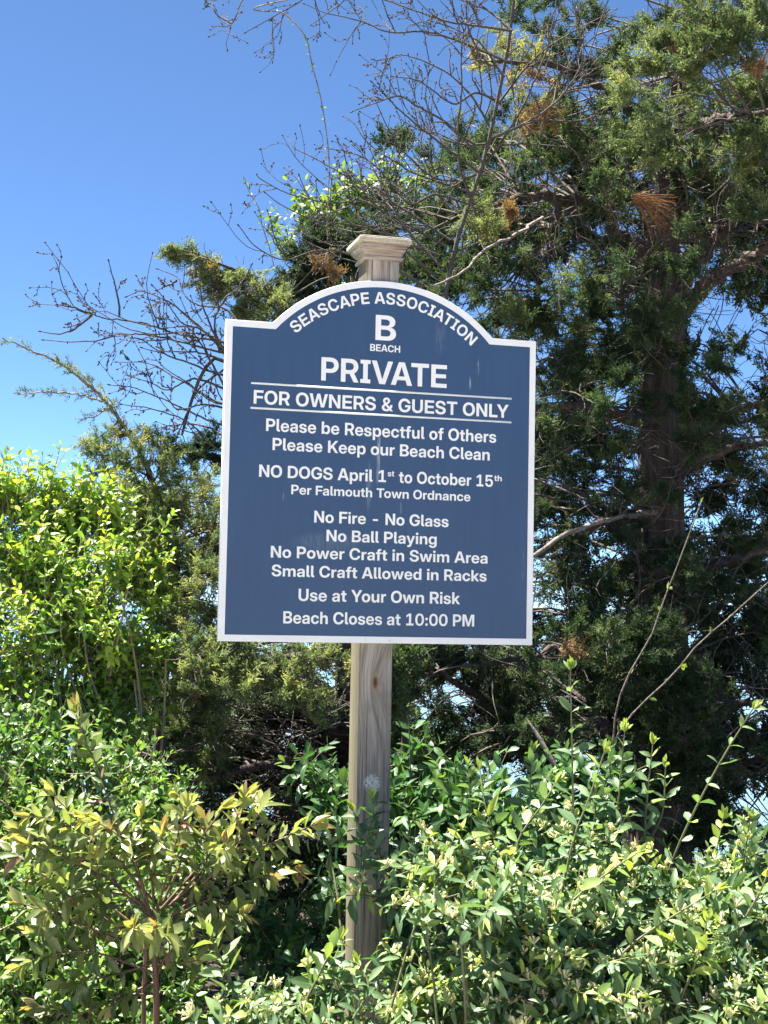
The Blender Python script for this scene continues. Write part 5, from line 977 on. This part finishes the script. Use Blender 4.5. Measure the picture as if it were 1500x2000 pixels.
    sh = [([(300, 1800), (262, 1690), (225, 1600), (190, 1500), (160, 1430), (138, 1360)], 0, .35), ([(300, 1800), (330, 1700), (350, 1620), (370, 1560)], -.1, .55), ([(320, 1760), (360, 1660), (355, 1580), (340, 1545)], 0, .5), ([(300, 1800), (250, 1700), (180, 1640), (100, 1600), (35, 1590)], -.1, .6), ([(290, 1830), (200, 1760), (120, 1720), (60, 1720)], .0, .5), ([(300, 1810), (270, 1700), (240, 1640), (180, 1600)], -.15, .7), ([(302, 1790), (290, 1680), (250, 1620), (150, 1595)], -.1, .6), ([(310, 1780), (390, 1690), (450, 1620), (485, 1540)], .05, .55), ([(330, 1770), (420, 1680), (520, 1650), (590, 1620), (640, 1600)], .1, .55), ([(330, 1790), (430, 1740), (490, 1720), (540, 1710)], 0, .45), ([(400, 1690), (470, 1680), (560, 1690), (575, 1700)], .1, .5), ([(310, 1830), (380, 1770), (420, 1760), (440, 1800)], -.1, .6), ([(300, 1840), (230, 1820), (120, 1830), (60, 1815)], 0, .4), ([(300, 1880), (240, 1900), (170, 1915), (110, 1920)], -.05, .4), ([(300, 1850), (270, 1820), (260, 1810)], -.2, .65), ([(305, 1880), (360, 1880), (410, 1870)], -.1, .6), ([(300, 1760), (300, 1680), (320, 1620)], -.15, .5), ([(290, 1780), (220, 1720), (150, 1690), (90, 1660), (40, 1650)], -.1, .55), ([(430, 1690), (500, 1600), (510, 1560)], .1, .5), ([(360, 1680), (420, 1600), (440, 1570)], 0, .55), ([(250, 1750), (180, 1740), (120, 1760), (80, 1790)], -.1, .5), ([(360, 1760), (430, 1690), (440, 1640)], -.1, .55), ([(310, 1900), (330, 1840), (300, 1810)], -.2, .5), ([(300, 1940), (240, 1950), (215, 1970)], -.1, .35)]
    sh += [([(300, 1900), (180, 1860), (80, 1870), (20, 1900)], -.1, .4), ([(300, 1920), (150, 1980), (60, 1960)], -.1, .35), ([(290, 1860), (120, 1790), (30, 1760)], -.1, .45), ([(310, 1850), (390, 1830), (450, 1850)], -.05, .4), ([(300, 1800), (180, 1690), (80, 1640), (20, 1620)], -.1, .5), ([(300, 1760), (200, 1650), (120, 1570), (90, 1540)], 0, .4), ([(320, 1800), (420, 1720), (460, 1660), (470, 1610)], 0, .4),
           ([(300, 1850), (150, 1760), (60, 1690), (10, 1650)], 0, .4), ([(290, 1850), (210, 1790), (190, 1700), (185, 1660)], -.1, .45), ([(310, 1850), (420, 1800), (480, 1780)], -.05, .45), ([(300, 1700), (280, 1640), (275, 1590)], -.05, .4), ([(340, 1760), (400, 1700), (400, 1600)], .05, .35)]
    for pp, dy, tt in sh:
        m_ = len(pp); P0 = spline([at(a, b, Y + dy * i / (m_ - 1) + g.uniform(-.05, .05) * i / (m_ - 1)) for i, (a, b) in enumerate(pp)], 40)
        L = np.linalg.norm(np.diff(P0, axis=0), axis=1).sum(); K = max(8, int(L / .0135)); Q = spline(P0[::4], K)
        tubes(st, Q[None], taper(1, K, .0032, .0012), 5, .3)
        cut = int(K * .30)
        leaf_shoots(g, fol, Q[None, cut:], .053, .019, np.array([tt - .25]), False, .85, .06, .30, .45, .25, first=0, tip_small=.8)
        leaf_shoots(g, fol, Q[None, cut:], .050, .019, np.array([tt - .25]), False, .9, .10, .25, .45, .3, first=.2, tip_small=.8)
        kk = 4; leaves(fol, np.repeat(Q[-1:], kk, 0), nrm(Q[-1] - Q[-2]) + g.normal(0, .3, (kk, 3)), g.normal(size=(kk, 3)) + np.array([0, 0, 1]), g.uniform(.035, .055, kk), .014, np.clip(g.normal(.8, .12, kk), 0, 1), g, .5, .1)
    st.build('stems', M['red_stem'], root); fol.build('foliage', M['cherry'], root)

    # ---- light green tree beyond, thin bare sapling, dead stick, pine needles
    g = np.random.default_rng(91)
    B = [(640, 400, 8.6, 40), (700, 370, 8.6, 44), (760, 345, 8.6, 40), (810, 375, 8.6, 30), (600, 430, 8.6, 30), (590, 400, 8.6, 20), (560, 480, 8.6, 30), (570, 530, 8.6, 26), (680, 420, 8.6, 40), (740, 400, 8.6, 40), (620, 460, 8.6, 34), (545, 440, 8.6, 20), (530, 590, 8.6, 24), (820, 350, 8.6, 24)]
    shrub('leafy_tree', 'pale yellow green leafy tree beyond the cedars above the post', 'tree', [at(700, 900, 8.6)[0], 8.6, 0], B, g, M['farleaf'], M['twig'], 9, (.070, .032), 5, tint=(.5, .25), tip_tint=.3, stem_r=(.045, .008), spread=.1, L=(.15, .35), low_blobs=[(700, 520, 8.7, 80), (650, 600, 8.7, 80)])
    c = at(1390, 1500, 4.6); root = thing('bare_sapling', 'thin leaning bare shoots with pale opening buds in front of the cedar trunk', 'sapling', [c[0], 4.6, 0])
    st, fol = MB(), MB()
    for pp in ([(1200, 1500), (1280, 1222), (1325, 1100), (1368, 985)], [(1180, 1560), (1330, 1300), (1420, 1210), (1520, 1120)]):
        Q = spline([np.array([c[0], 4.6, -.1])] + [at(a, b, 4.6) for a, b in pp], 30); tubes(st, Q[None], taper(1, 30, .0055, .002), 6, .6)
        i = g.integers(14, 30, 12); leaves(fol, Q[i], nrm(np.gradient(Q, axis=0))[i] + g.normal(0, .6, (12, 3)), g.normal(size=(12, 3)), g.uniform(.02, .034, 12), .012, g.uniform(.4, 1, 12), g, .5, .1)
    st.build('stems', M['sapling'], root); fol.build('leaves', M['farleaf'], root)
    a, b = at(1027, 1402, 3.9), at(1110, 1540, 3.85); e = a + (b - a) * 4.0; e[2] = max(e[2], -.05)
    mb = MB(); tubes(mb, spline([a, a + (b - a) * .3 + np.array([.004, 0, 0]), b, e], 20)[None], np.interp(np.linspace(0, 1, 20), [0, .05, .3, 1], [.0015, .005, .011, .014])[None], 7, .8)
    tag(mb.build('dead_stick', M['pale_twig'], None, at_loc=e), 'bleached pointed dead stick poking up through the honeysuckle', 'stick')
    mb = MB(); k = 120; a0 = at(1243, 388, 5.95)
    ang = g.normal(0, .46, k); ax = np.stack([np.cos(ang - .42), g.normal(0, .22, k), np.sin(ang - .42)], 1); l = g.uniform(.10, .18, k)
    P = a0 + g.normal(0, .012, (k, 1, 3)) + np.linspace(0, 1, 6)[None, :, None] * (ax * l[:, None])[:, None]; P[:, :, 2] -= (np.linspace(0, 1, 6) ** 2)[None] * g.uniform(0, .06, k)[:, None]
    tubes(mb, P, taper(k, 6, .0013, .0006), 3, g.uniform(0, 1, k))
    tag(mb.build('pine_needles', M['needle'], None, at_loc=a0), 'fan of dry rust brown pine needles caught against the cedar trunk', 'needles')
build_shrubs()
